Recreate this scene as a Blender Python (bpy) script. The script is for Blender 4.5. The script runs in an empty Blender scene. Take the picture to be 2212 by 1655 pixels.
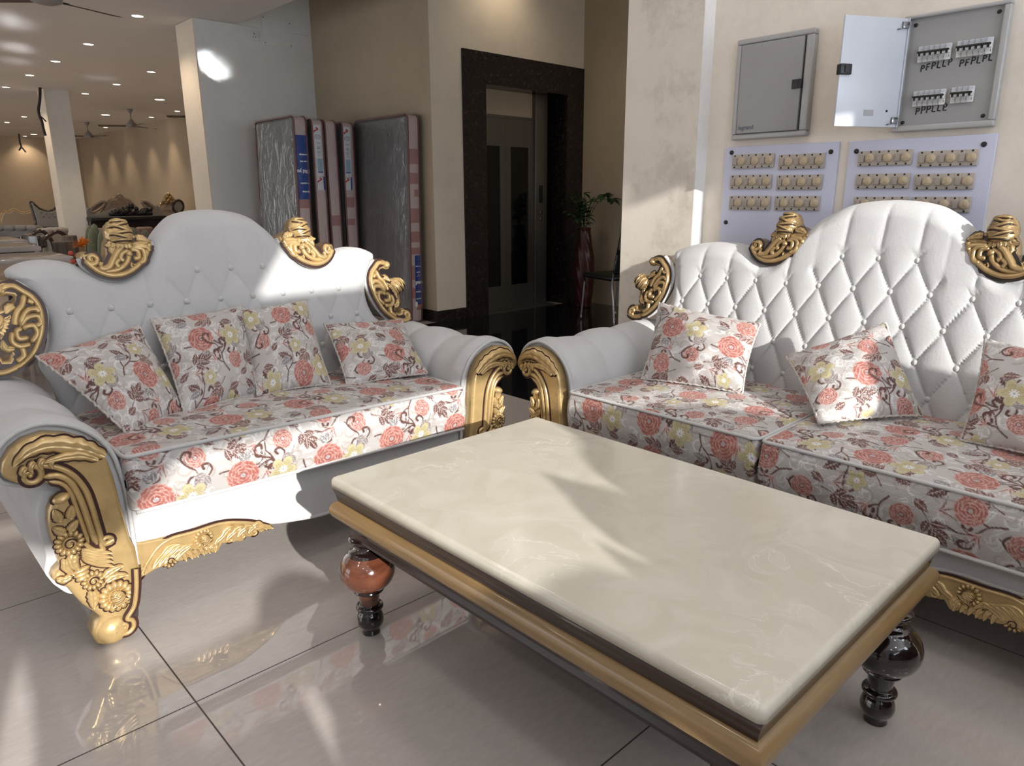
import bpy, bmesh, math, random
import numpy as np
from mathutils import Vector, Matrix
random.seed(7); rng = np.random.default_rng(5)
PI = math.pi
SC = bpy.context.scene
COL = SC.collection
# ------------------------------------------------------------------ camera (solved from the tile grid and wall edges)
F_PX, PITCH, YAW, ROLL, CAM_H = 1544.3, .2555932, .75629794, -.00435336, 1.17
_fw = np.array([math.sin(YAW)*math.cos(PITCH), math.cos(YAW)*math.cos(PITCH), -math.sin(PITCH)])
_r = np.array([math.cos(YAW), -math.sin(YAW), 0.]); _u = np.cross(_r, _fw)
_c, _s = math.cos(ROLL), math.sin(ROLL)
CR, CU, CF = _c*_r+_s*_u, -_s*_r+_c*_u, _fw
CC = np.array([0, 0, CAM_H])
def ray(x, y): return CF*F_PX + CR*(x-1106) - CU*(y-827.5)
def on(x, y, ax, v):
    d = ray(x, y); i = 'xyz'.index(ax); return CC + d*((v-CC[i])/d[i])
def atd(px, d):
    q = CC+ray(px, 430)*(d/F_PX); return q[0], q[1]
cd = bpy.data.cameras.new('camera'); cam = bpy.data.objects.new('camera', cd); COL.objects.link(cam)
cd.sensor_fit = 'HORIZONTAL'; cd.sensor_width = 36; cd.lens = F_PX/2212*36; cd.clip_start = .02
cam.matrix_world = Matrix(((CR[0], CU[0], -CF[0], 0), (CR[1], CU[1], -CF[1], 0), (CR[2], CU[2], -CF[2], CAM_H), (0, 0, 0, 1)))
SC.camera = cam
# ------------------------------------------------------------------ naming helpers
def thing(name, label, cat, loc=(0, 0, 0), rz=0, group=None):
    o = bpy.data.objects.new(name, None); COL.objects.link(o); o.empty_display_size = .1
    o.location = loc; o.rotation_euler = (0, 0, rz); tag(o, label, cat, group); return o
def tag(o, label=None, cat=None, group=None, kind=None):
    if label: o['label'] = label
    if cat: o['category'] = cat
    if group: o['group'] = group
    if kind: o['kind'] = kind
    return o
def dup(root, loc=None, rz=None, label=None):
    r = root.copy(); COL.objects.link(r)
    if loc is not None: r.location = loc
    if rz is not None: r.rotation_euler = (0, 0, rz)
    if label: r['label'] = label
    for ch in list(root.children):
        c = ch.copy(); COL.objects.link(c); c.parent = r
        for g in list(ch.children):
            d = g.copy(); COL.objects.link(d); d.parent = c
    return r
# ------------------------------------------------------------------ mesh builder
def cat_rom(pts, n=8, closed=False):
    P = np.asarray(pts, float); m = len(P); out = []
    for i in range(m if closed else m-1):
        p0, p1, p2, p3 = (P[(i-1) % m], P[i], P[(i+1) % m], P[(i+2) % m]) if closed else (P[max(i-1, 0)], P[i], P[i+1], P[min(i+2, m-1)])
        for k in range(n):
            t = k/n
            out.append(.5*((2*p1)+(p2-p0)*t+(2*p0-5*p1+4*p2-p3)*t*t+(3*p1-p0-3*p2+p3)*t**3))
    if not closed: out.append(P[-1])
    return np.array(out)
class MB:
    def __init__(s): s.v = []; s.f = []; s.m = []; s.sm = []; s.n = 0
    def add(s, verts, faces, mat=0, smooth=True):
        b = s.n; verts = [tuple(map(float, p)) for p in verts]; s.v += verts; s.n += len(verts)
        for f in faces: s.f.append(tuple(b+i for i in f)); s.m.append(mat); s.sm.append(smooth)
        return s
    def grid(s, P, mat=0, cu=False, cv=False, smooth=True, flip=False):
        P = np.asarray(P, float); n, m = P.shape[:2]; fs = []
        for i in range(n if cu else n-1):
            for j in range(m if cv else m-1):
                a, b, c, d = i*m+j, ((i+1) % n)*m+j, ((i+1) % n)*m+(j+1) % m, i*m+(j+1) % m
                fs.append((a, d, c, b) if flip else (a, b, c, d))
        return s.add(P.reshape(-1, 3), fs, mat, smooth)
    def box(s, lo, hi, mat=0, bev=0):
        x0, y0, z0 = lo; x1, y1, z1 = hi
        if bev <= 0:
            vs = [(x, y, z) for x in (x0, x1) for y in (y0, y1) for z in (z0, z1)]
            return s.add(vs, [(0, 1, 3, 2), (4, 6, 7, 5), (0, 4, 5, 1), (2, 3, 7, 6), (0, 2, 6, 4), (1, 5, 7, 3)], mat, False)
        bm = bmesh.new(); bmesh.ops.create_cube(bm, size=1)
        for v in bm.verts: v.co = Vector(((x0+x1)/2+v.co.x*(x1-x0), (y0+y1)/2+v.co.y*(y1-y0), (z0+z1)/2+v.co.z*(z1-z0)))
        bev = min(bev, .49*min(x1-x0, y1-y0, z1-z0))
        bmesh.ops.bevel(bm, geom=bm.edges[:], offset=bev, segments=3, profile=.5, affect='EDGES')
        return s.bm(bm, mat, True)
    def bm(s, bm, mat=0, smooth=True):
        bm.verts.index_update(); s.add([v.co[:] for v in bm.verts], [[v.index for v in f.verts] for f in bm.faces], mat, smooth); bm.free(); return s
    def tube(s, path, r, seg=10, mat=0, caps=True):
        P = np.asarray(path, float); n = len(P); R = np.broadcast_to(np.asarray(r, float), (n,))
        T = np.gradient(P, axis=0); T /= np.linalg.norm(T, axis=1)[:, None]+1e-12
        nrm = np.cross(T[0], [0, 0, 1.]);
        if np.linalg.norm(nrm) < 1e-3: nrm = np.array([1., 0, 0])
        G = []
        for i in range(n):
            nrm = nrm-T[i]*(nrm@T[i]); nrm /= np.linalg.norm(nrm)+1e-12; b = np.cross(T[i], nrm)
            G.append([P[i]+R[i]*(math.cos(a)*nrm+math.sin(a)*b) for a in np.linspace(0, 2*PI, seg, endpoint=False)])
        b0 = s.n; s.grid(np.array(G), mat, cv=True)
        if caps:
            s.f.append(tuple(b0+i for i in range(seg))[::-1]); s.f.append(tuple(b0+(n-1)*seg+i for i in range(seg))); s.m += [mat]*2; s.sm += [False]*2
        return s
    def lathe(s, prof, c=(0, 0, 0), seg=32, mat=0):
        A = np.linspace(0, 2*PI, seg, endpoint=False)
        return s.grid(np.array([[(c[0]+r*math.cos(a), c[1]+r*math.sin(a), c[2]+z) for a in A] for r, z in prof]), mat, cv=True)
    def sphere(s, c, r, mat=0, n=10, seg=16):
        r = np.broadcast_to(np.asarray(r, float), (3,))
        return s.grid(np.array([[(c[0]+r[0]*math.sin(t)*math.cos(a), c[1]+r[1]*math.sin(t)*math.sin(a), c[2]+r[2]*math.cos(t)) for a in np.linspace(0, 2*PI, seg, endpoint=False)] for t in np.linspace(.02, PI-.02, n)]), mat, cv=True)
    def prism(s, outline, d0, d1, M, mat=0, bev=0, bmat=None):
        """outline in a 2-D plane; M maps (a, b, d) to 3-D; extruded from depth d0 (back) to d1 (front), front edge rounded by bev"""
        O = np.asarray(outline, float); n = len(O)
        area = .5*np.sum(O[:, 0]*np.roll(O[:, 1], -1)-np.roll(O[:, 0], -1)*O[:, 1])
        if area < 0: O = O[::-1]
        E = np.roll(O, -1, 0)-np.roll(O, 1, 0); E /= np.linalg.norm(E, axis=1)[:, None]+1e-12
        NI = np.stack([-E[:, 1], E[:, 0]], 1)
        rings = [(O, d0)]
        if bev > 0:
            for t in (0, .3, .6, .85, 1.): rings.append((O+NI*bev*(1-math.cos(t*PI/2)), d1-bev+bev*math.sin(t*PI/2)))
        else: rings.append((O, d1))
        b0 = s.n; pts = [M(a, b, d) for R_, d in rings for a, b in R_]
        s.add(pts, [], mat)
        for k in range(len(rings)-1):
            for i in range(n):
                j = (i+1) % n; s.f.append((b0+k*n+i, b0+k*n+j, b0+(k+1)*n+j, b0+(k+1)*n+i)); s.m.append(mat); s.sm.append(bev > 0)
        for k, fl in ((0, True), (len(rings)-1, False)):
            R_ = rings[k][0]; bm = bmesh.new(); vs = [bm.verts.new((a, b, 0)) for a, b in R_]
            es = [bm.edges.new((vs[i], vs[(i+1) % n])) for i in range(n)]
            bmesh.ops.triangle_fill(bm, edges=es, use_beauty=True); bm.verts.index_update()
            for f in bm.faces:
                ids = [v.index for v in f.verts]
                if (f.normal.z < 0) != fl: ids = ids[::-1]
                s.f.append(tuple(b0+k*n+i for i in ids)); s.m.append(mat if (bmat is None or fl) else bmat); s.sm.append(False)
            bm.free()
        return s
    def xf(s, fn, start=0):
        for i in range(start, s.n): s.v[i] = tuple(map(float, fn(s.v[i])))
        return s
    def mesh(s, name, mats, col=None, recalc=False):
        me = bpy.data.meshes.new(name); me.from_pydata(s.v, [], s.f)
        if recalc:
            bm = bmesh.new(); bm.from_mesh(me); bmesh.ops.recalc_face_normals(bm, faces=bm.faces[:]); bm.to_mesh(me); bm.free()
        for m in mats: me.materials.append(m)
        me.polygons.foreach_set('material_index', s.m); me.polygons.foreach_set('use_smooth', s.sm); me.update()
        return me
    def build(s, name, mats, parent=None, recalc=False):
        if not isinstance(mats, (list, tuple)): mats = [mats]
        o = bpy.data.objects.new(name, s.mesh(name, mats, recalc=recalc)); COL.objects.link(o)
        if parent is not None: o.parent = parent
        return o
def inst(me_obj, parent=None, loc=(0, 0, 0), rz=0, name=None):
    o = me_obj.copy(); COL.objects.link(o); o.location = loc; o.rotation_euler = (0, 0, rz)
    if parent is not None: o.parent = parent
    if name: o.name = name
    return o
def np_grid_obj(name, P, mats, parent=None, col=None, cu=False, cv=False, smooth=True, extra=None):
    """fast big grids; P (n,m,3); col (n,m,3) point colours"""
    n, m = P.shape[:2]; I = np.arange(n*m).reshape(n, m)
    A = np.concatenate([I, I[:1]], 0) if cu else I
    A = np.concatenate([A, A[:, :1]], 1) if cv else A
    Q = np.stack([A[:-1, :-1], A[1:, :-1], A[1:, 1:], A[:-1, 1:]], -1).reshape(-1, 4)
    V = P.reshape(-1, 3); Cc = None if col is None else col.reshape(-1, 3)
    if extra is not None:
        P2, C2 = extra; n2, m2 = P2.shape[:2]; I2 = np.arange(n2*m2).reshape(n2, m2)+len(V)
        Q = np.concatenate([Q, np.stack([I2[:-1, :-1], I2[:-1, 1:], I2[1:, 1:], I2[1:, :-1]], -1).reshape(-1, 4)]); V = np.concatenate([V, P2.reshape(-1, 3)])
        if col is not None: Cc = np.concatenate([Cc, C2.reshape(-1, 3)])
    me = bpy.data.meshes.new(name); me.vertices.add(len(V)); me.vertices.foreach_set('co', V.astype(np.float32).ravel())
    me.loops.add(Q.size); me.loops.foreach_set('vertex_index', Q.astype(np.int32).ravel())
    me.polygons.add(len(Q)); me.polygons.foreach_set('loop_start', np.arange(0, Q.size, 4, dtype=np.int32)); me.polygons.foreach_set('loop_total', np.full(len(Q), 4, np.int32))
    me.polygons.foreach_set('use_smooth', np.full(len(Q), smooth, bool)); me.update(calc_edges=True); me.validate()
    if col is not None:
        at = me.color_attributes.new('pattern', 'FLOAT_COLOR', 'POINT')
        at.data.foreach_set('color', np.concatenate([Cc, np.ones((len(Cc), 1))], 1).astype(np.float32).ravel())
    for mt in (mats if isinstance(mats, (list, tuple)) else [mats]): me.materials.append(mt)
    o = bpy.data.objects.new(name, me); COL.objects.link(o)
    if parent is not None: o.parent = parent
    return o
_fonts = {}
def text_mb(txt, size, M, mat=0, mb=None, bold=0., align='LEFT'):
    """letters as real thin meshes; M maps (a, b) of the text plane to 3-D"""
    cu = bpy.data.curves.new('t', 'FONT'); cu.body = txt; cu.size = size; cu.offset = bold; cu.align_x = align; cu.resolution_u = 3
    o = bpy.data.objects.new('t', cu); COL.objects.link(o); dg = bpy.context.evaluated_depsgraph_get(); dg.update()
    me = bpy.data.meshes.new_from_object(o.evaluated_get(dg)); mb = mb or MB()
    mb.add([M(v.co.x, v.co.y) for v in me.vertices], [tuple(p.vertices) for p in me.polygons], mat, False)
    bpy.data.objects.remove(o); bpy.data.curves.remove(cu); bpy.data.meshes.remove(me); return mb
# ------------------------------------------------------------------ materials
def new_mat(name):
    m = bpy.data.materials.new(name); m.use_nodes = True; nt = m.node_tree; b = nt.nodes['Principled BSDF']; return m, nt, b
def setp(b, **k):
    for n, v in k.items():
        n = n.replace('_', ' ')
        if n in b.inputs: b.inputs[n].default_value = v
def N(nt, t, **k):
    n = nt.nodes.new(t)
    for a, v in k.items():
        if a[0] == 'i' and (a[1].isupper() or a[1].isdigit()):
            key = a[1:]; key = int(key) if key.isdigit() else key
            n.inputs[key].default_value = v
        else: setattr(n, a, v)
    return n
def ramp(nt, stops):
    r = nt.nodes.new('ShaderNodeValToRGB'); e = r.color_ramp.elements
    e[0].position, e[0].color = stops[0][0], (*stops[0][1], 1); e[1].position, e[1].color = stops[-1][0], (*stops[-1][1], 1)
    for p, c in stops[1:-1]:
        x = e.new(p); x.color = (*c, 1)
    return r
def pbr(name, col, rough=.5, metal=0., var=0., scale=6., bump=0., bscale=80., coat=0., sheen=0., spec=.5, detail=4., stretch=None, var2=None, emit=None, estr=0., trans=0.):
    m, nt, b = new_mat(name); L = nt.links
    setp(b, Base_Color=(*col, 1), Roughness=rough, Metallic=metal, Specular_IOR_Level=spec, Coat_Weight=coat, Coat_Roughness=.05, Sheen_Weight=sheen, Sheen_Roughness=.4, Transmission_Weight=trans)
    if emit: setp(b, Emission_Color=(*emit, 1), Emission_Strength=estr)
    if var > 0 or bump > 0:
        tc = N(nt, 'ShaderNodeTexCoord'); src = tc.outputs['Object']
        if stretch:
            mp = N(nt, 'ShaderNodeMapping'); mp.inputs['Scale'].default_value = stretch; L.new(src, mp.inputs[0]); src = mp.outputs[0]
    if var > 0:
        nz = N(nt, 'ShaderNodeTexNoise', iScale=scale, iDetail=detail, iRoughness=.6); L.new(src, nz.inputs['Vector'])
        c0 = tuple(max(0, c*(1-var)) for c in col); c1 = tuple(min(1, c*(1+var)) for c in col)
        r = ramp(nt, [(.3, var2 if var2 else c0), (.7, c1)]); L.new(nz.outputs[0], r.inputs[0]); L.new(r.outputs[0], b.inputs['Base Color'])
    if bump > 0:
        nb = N(nt, 'ShaderNodeTexNoise', iScale=bscale, iDetail=3.); L.new(src, nb.inputs['Vector'])
        bp = N(nt, 'ShaderNodeBump', iStrength=bump, iDistance=.01); L.new(nb.outputs[0], bp.inputs['Height']); L.new(bp.outputs[0], b.inputs['Normal'])
    return m
def plaster(name, col, stain, rough=.85, amt=.5, scale=1.6):
    m, nt, b = new_mat(name); L = nt.links; g = N(nt, 'ShaderNodeNewGeometry')
    n1 = N(nt, 'ShaderNodeTexNoise', iScale=scale, iDetail=6., iRoughness=.65); n2 = N(nt, 'ShaderNodeTexNoise', iScale=scale*7, iDetail=5., iRoughness=.7)
    L.new(g.outputs['Position'], n1.inputs['Vector']); L.new(g.outputs['Position'], n2.inputs['Vector'])
    mx = N(nt, 'ShaderNodeMath', operation='ADD'); L.new(n1.outputs[0], mx.inputs[0])
    m2 = N(nt, 'ShaderNodeMath', operation='MULTIPLY'); L.new(n2.outputs[0], m2.inputs[0]); m2.inputs[1].default_value = .45; L.new(m2.outputs[0], mx.inputs[1])
    r = ramp(nt, [(.52, tuple(c*(1-amt)+s_*amt for c, s_ in zip(col, stain))), (.72, col), (.9, tuple(min(1, c*1.05) for c in col))]); L.new(mx.outputs[0], r.inputs[0])
    L.new(r.outputs[0], b.inputs['Base Color']); setp(b, Roughness=rough, Specular_IOR_Level=.25)
    bp = N(nt, 'ShaderNodeBump', iStrength=.08, iDistance=.01); L.new(n2.outputs[0], bp.inputs['Height']); L.new(bp.outputs[0], b.inputs['Normal'])
    return m
# ------------------------------------------------------------------ material library
def tile_mat():
    m, nt, b = new_mat('polished_floor_tile'); L = nt.links; g = N(nt, 'ShaderNodeNewGeometry'); sx = N(nt, 'ShaderNodeSeparateXYZ'); L.new(g.outputs['Position'], sx.inputs[0])
    ds = []
    for ax, o, p in (('X', .452, .817), ('Y', .790, .7985)):
        a = N(nt, 'ShaderNodeMath', operation='SUBTRACT'); L.new(sx.outputs[ax], a.inputs[0]); a.inputs[1].default_value = o
        q = N(nt, 'ShaderNodeMath', operation='PINGPONG'); L.new(a.outputs[0], q.inputs[0]); q.inputs[1].default_value = p/2
        ds.append(q)
    mn = N(nt, 'ShaderNodeMath', operation='MINIMUM'); L.new(ds[0].outputs[0], mn.inputs[0]); L.new(ds[1].outputs[0], mn.inputs[1])
    gr = N(nt, 'ShaderNodeMapRange', interpolation_type='SMOOTHSTEP'); gr.inputs['From Min'].default_value = .0013; gr.inputs['From Max'].default_value = .0026; L.new(mn.outputs[0], gr.inputs['Value'])
    mp = N(nt, 'ShaderNodeMapping'); mp.inputs['Scale'].default_value = (14, 46, 1); mp.inputs['Rotation'].default_value = (0, 0, .75); L.new(g.outputs['Position'], mp.inputs[0])
    nz = N(nt, 'ShaderNodeTexNoise', iScale=1.6, iDetail=5., iRoughness=.7); L.new(mp.outputs[0], nz.inputs['Vector'])
    rp = ramp(nt, [(.3, (.47, .43, .402)), (.55, (.51, .47, .442)), (.72, (.55, .51, .482)), (.82, (.61, .575, .55))]); L.new(nz.outputs[0], rp.inputs[0])
    n2 = N(nt, 'ShaderNodeTexNoise', iScale=.9, iDetail=3.); L.new(g.outputs['Position'], n2.inputs['Vector'])
    mx0 = N(nt, 'ShaderNodeMixRGB', blend_type='MULTIPLY'); mx0.inputs[0].default_value = .35; L.new(rp.outputs[0], mx0.inputs[1]); r2 = ramp(nt, [(.3, (.82, .8, .8)), (.7, (1.08, 1.06, 1.04))]); L.new(n2.outputs[0], r2.inputs[0]); L.new(r2.outputs[0], mx0.inputs[2])
    mx = N(nt, 'ShaderNodeMixRGB'); L.new(gr.outputs[0], mx.inputs[0]); mx.inputs[1].default_value = (.035, .028, .026, 1); L.new(mx0.outputs[0], mx.inputs[2]); L.new(mx.outputs[0], b.inputs['Base Color'])
    rr = N(nt, 'ShaderNodeMapRange'); rr.inputs['To Min'].default_value = .6; rr.inputs['To Max'].default_value = .028; L.new(gr.outputs[0], rr.inputs['Value']); L.new(rr.outputs[0], b.inputs['Roughness'])
    setp(b, Specular_IOR_Level=.75); return m
def granite(name, base, fleck, rough=.12, scale=160.):
    m, nt, b = new_mat(name); L = nt.links; g = N(nt, 'ShaderNodeNewGeometry')
    v = N(nt, 'ShaderNodeTexVoronoi', iScale=scale); n = N(nt, 'ShaderNodeTexNoise', iScale=scale*.35, iDetail=6., iRoughness=.75)
    L.new(g.outputs['Position'], v.inputs['Vector']); L.new(g.outputs['Position'], n.inputs['Vector'])
    r = ramp(nt, [(.45, base), (.6, tuple(c*1.8 for c in base)), (.72, fleck)]); L.new(n.outputs[0], r.inputs[0])
    r2 = ramp(nt, [(.0, (.6, .6, .6)), (1., (1.4, 1.3, 1.3))]); L.new(v.outputs['Color'], r2.inputs[0])
    mx = N(nt, 'ShaderNodeMixRGB', blend_type='MULTIPLY'); mx.inputs[0].default_value = .8; L.new(r.outputs[0], mx.inputs[1]); L.new(r2.outputs[0], mx.inputs[2])
    L.new(mx.outputs[0], b.inputs['Base Color']); setp(b, Roughness=rough, Specular_IOR_Level=.5); return m
def onyx_mat():
    m, nt, b = new_mat('cream_onyx'); L = nt.links; tc = N(nt, 'ShaderNodeTexCoord')
    n0 = N(nt, 'ShaderNodeTexNoise', iScale=2.2, iDetail=3., iDistortion=1.2); L.new(tc.outputs['Object'], n0.inputs['Vector'])
    mixv = N(nt, 'ShaderNodeMixRGB'); mixv.inputs[0].default_value = .22; L.new(tc.outputs['Object'], mixv.inputs[1]); L.new(n0.outputs['Color'], mixv.inputs[2])
    n1 = N(nt, 'ShaderNodeTexNoise', iScale=7.5, iDetail=5., iRoughness=.55, iDistortion=1.6); L.new(mixv.outputs[0], n1.inputs['Vector'])
    a = N(nt, 'ShaderNodeMath', operation='SUBTRACT'); a.inputs[1].default_value = .5; L.new(n1.outputs[0], a.inputs[0]); ab = N(nt, 'ShaderNodeMath', operation='ABSOLUTE'); L.new(a.outputs[0], ab.inputs[0])
    vein = N(nt, 'ShaderNodeMapRange'); vein.inputs['From Min'].default_value = 0; vein.inputs['From Max'].default_value = .012; vein.inputs['To Min'].default_value = 1; vein.inputs['To Max'].default_value = 0; L.new(ab.outputs[0], vein.inputs['Value'])
    n2 = N(nt, 'ShaderNodeTexNoise', iScale=3.1, iDetail=3.); L.new(tc.outputs['Object'], n2.inputs['Vector']); pr = ramp(nt, [(.48, (0, 0, 0)), (.66, (.7, .7, .7))]); L.new(n2.outputs[0], pr.inputs[0])
    ml = N(nt, 'ShaderNodeMath', operation='MULTIPLY'); L.new(vein.outputs[0], ml.inputs[0]); L.new(pr.outputs[0], ml.inputs[1])
    cl = ramp(nt, [(.3, (.53, .495, .41)), (.55, (.58, .545, .46)), (.75, (.62, .59, .51))]); L.new(n1.outputs[0], cl.inputs[0])
    mx = N(nt, 'ShaderNodeMixRGB'); L.new(ml.outputs[0], mx.inputs[0]); L.new(cl.outputs[0], mx.inputs[1]); mx.inputs[2].default_value = (.78, .76, .70, 1); L.new(mx.outputs[0], b.inputs['Base Color'])
    setp(b, Roughness=.14, Specular_IOR_Level=.45, Subsurface_Weight=.0); return m
def wood_mat(name, c0, c1, rough=.2, coat=.6, scale=3., stretch=(1, 14, 14)):
    m, nt, b = new_mat(name); L = nt.links; tc = N(nt, 'ShaderNodeTexCoord'); mp = N(nt, 'ShaderNodeMapping'); mp.inputs['Scale'].default_value = stretch; L.new(tc.outputs['Object'], mp.inputs[0])
    n = N(nt, 'ShaderNodeTexNoise', iScale=scale, iDetail=5., iRoughness=.65, iDistortion=.4); L.new(mp.outputs[0], n.inputs['Vector'])
    r = ramp(nt, [(.35, c0), (.68, c1)]); L.new(n.outputs[0], r.inputs[0]); L.new(r.outputs[0], b.inputs['Base Color']); setp(b, Roughness=rough, Coat_Weight=coat, Coat_Roughness=.06); return m
def fabric_col(name, rough=.42, sheen=.25):
    m, nt, b = new_mat(name); L = nt.links; a = N(nt, 'ShaderNodeAttribute', attribute_name='pattern'); L.new(a.outputs['Color'], b.inputs['Base Color'])
    tc = N(nt, 'ShaderNodeTexCoord'); nb = N(nt, 'ShaderNodeTexNoise', iScale=260., iDetail=2.); L.new(tc.outputs['Object'], nb.inputs['Vector'])
    n2 = N(nt, 'ShaderNodeTexNoise', iScale=16., iDetail=3.); L.new(tc.outputs['Object'], n2.inputs['Vector'])
    ad = N(nt, 'ShaderNodeMath', operation='MULTIPLY_ADD'); L.new(n2.outputs[0], ad.inputs[0]); ad.inputs[1].default_value = 2.; L.new(nb.outputs[0], ad.inputs[2])
    bp = N(nt, 'ShaderNodeBump', iStrength=.3, iDistance=.004); L.new(ad.outputs[0], bp.inputs['Height']); L.new(bp.outputs[0], b.inputs['Normal'])
    lum = N(nt, 'ShaderNodeRGBToBW'); L.new(a.outputs['Color'], lum.inputs[0]); mr = N(nt, 'ShaderNodeMapRange'); mr.inputs['From Min'].default_value = .1; mr.inputs['From Max'].default_value = .7; mr.inputs['To Min'].default_value = rough+.2; mr.inputs['To Max'].default_value = rough-.06; L.new(lum.outputs[0], mr.inputs['Value']); L.new(mr.outputs[0], b.inputs['Roughness'])
    setp(b, Sheen_Weight=sheen, Specular_IOR_Level=.5); return m
M = {}
M['tile'] = tile_mat()
M['black_floor'] = granite('black_granite_floor', (.006, .006, .007), (.03, .03, .034), .06, 120)
M['granite'] = granite('dark_brown_granite', (.017, .013, .013), (.10, .088, .085), .22, 90)
M['onyx'] = onyx_mat()
M['cream_wall'] = plaster('cream_wall_plaster', (.78, .71, .62), (.60, .53, .45), amt=.5)
M['grey_wall'] = plaster('pale_grey_wall_plaster', (.76, .765, .75), (.66, .66, .64), amt=.4, scale=1.)
M['pillar_wall'] = plaster('blotchy_cream_plaster', (.70, .64, .56), (.48, .42, .35), amt=.7, scale=2.6)
M['tan_wall'] = plaster('tan_wall_plaster', (.46, .385, .285), (.37, .31, .225), amt=.4, scale=1.2)
M['lobby_wall'] = plaster('light_tan_wall_plaster', (.76, .69, .59), (.64, .57, .48), amt=.4, scale=1.3)
M['room_wall'] = plaster('warm_showroom_wall', (.50, .41, .30), (.42, .34, .25), amt=.4, scale=.7)
M['ceil'] = plaster('white_ceiling_paint', (.76, .73, .71), (.70, .66, .64), amt=.3, scale=.5)
M['putty'] = plaster('white_putty', (.78, .77, .76), (.66, .65, .63), amt=.4, scale=6)
M['velvet'] = pbr('off_white_velvet', (.52, .517, .52), .8, var=.05, scale=5., bump=.10, bscale=130, sheen=.15, spec=.25)
M['velvet_piping'] = pbr('off_white_piping', (.54, .535, .53), .7, bump=.25, bscale=200, sheen=.12, spec=.25)
M['gold'] = pbr('antique_gold_paint', (.55, .385, .175), .30, .45, var=.16, scale=16, bump=.12, bscale=60, spec=.6)
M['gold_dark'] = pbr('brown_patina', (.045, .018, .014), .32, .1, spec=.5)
M['bronze'] = pbr('aged_bronze_paint', (.36, .245, .115), .28, .6, var=.2, scale=16, bump=.12, bscale=60, spec=.6)
M['bronze_dark'] = pbr('black_brown_patina', (.02, .011, .008), .34, .1)
M['table_gold'] = wood_mat('gold_wood_moulding', (.20, .122, .048), (.30, .19, .08), .28, .25, 2.4, (1.2, 1.2, 30))
M['table_dark'] = wood_mat('dark_brown_lacquer', (.010, .005, .005), (.032, .014, .012), .24, .35, 2.2, (2, 2, 10))
M['leg_dark'] = pbr('black_brown_lacquer', (.012, .006, .006), .12, coat=1., spec=.5)
M['leg_brown'] = wood_mat('red_brown_lacquer', (.075, .022, .011), (.15, .05, .025), .14, 1., 4., (3, 3, 6))
M['floral'] = fabric_col('floral_jacquard', .42, .06)
M['metal_grey'] = pbr('grey_powder_coat', (.33, .325, .32), .45, .1, var=.04, scale=4)
M['metal_frame'] = pbr('grey_frame_enamel', (.40, .395, .39), .4, .1)
M['metal_pale'] = pbr('pale_blue_grey_enamel', (.56, .585, .64), .35, .05, var=.03)
M['black_plastic'] = pbr('black_plastic', (.012, .012, .015), .4)
M['mcb_white'] = pbr('white_breaker_plastic', (.72, .72, .70), .45)
M['mcb_grey'] = pbr('grey_print', (.35, .36, .37), .5)
M['marker'] = pbr('black_marker_ink', (.01, .01, .012), .6)
M['lilac'] = pbr('lilac_laminate', (.56, .57, .70), .35, var=.03, scale=3)
M['plate'] = pbr('beige_switch_plate', (.44, .385, .33), .4)
M['knob'] = pbr('ivory_knob', (.50, .40, .27), .45)
M['rocker'] = pbr('taupe_rocker', (.36, .31, .265), .4)
M['screw'] = pbr('dark_screw', (.03, .03, .03), .4, .5)
M['steel'] = pbr('brushed_steel', (.20, .19, .185), .34, .8, var=.05, scale=3, stretch=(40, 40, 1))
M['dark_glass'] = pbr('black_glass', (.004, .004, .005), .06, spec=.5)
M['white_plastic'] = pbr('white_plastic', (.72, .72, .72), .4)
M['matt_grey'] = pbr('dark_grey_mattress_cloth', (.105, .105, .105), .6, var=.12, scale=5, bump=.2, bscale=40)
M['matt_side'] = pbr('pinkish_white_mattress_border', (.52, .43, .43), .55, var=.05, scale=20, bump=.2, bscale=120)
M['matt_pink'] = pbr('dusty_pink_patch', (.36, .19, .19), .6)
M['matt_pipe'] = pbr('maroon_piping', (.16, .055, .055), .5)
M['matt_blue'] = pbr('blue_label', (.006, .045, .26), .35)
M['matt_label'] = pbr('white_label', (.66, .68, .72), .4)
M['label_blue'] = pbr('pale_blue_print', (.28, .42, .55), .5)
M['label_red'] = pbr('red_print', (.5, .03, .04), .5)
M['label_orange'] = pbr('orange_print', (.6, .13, .05), .5)
M['label_ink'] = pbr('grey_ink', (.12, .13, .16), .5)
M['white_print'] = pbr('white_print', (.8, .82, .86), .5)
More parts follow.
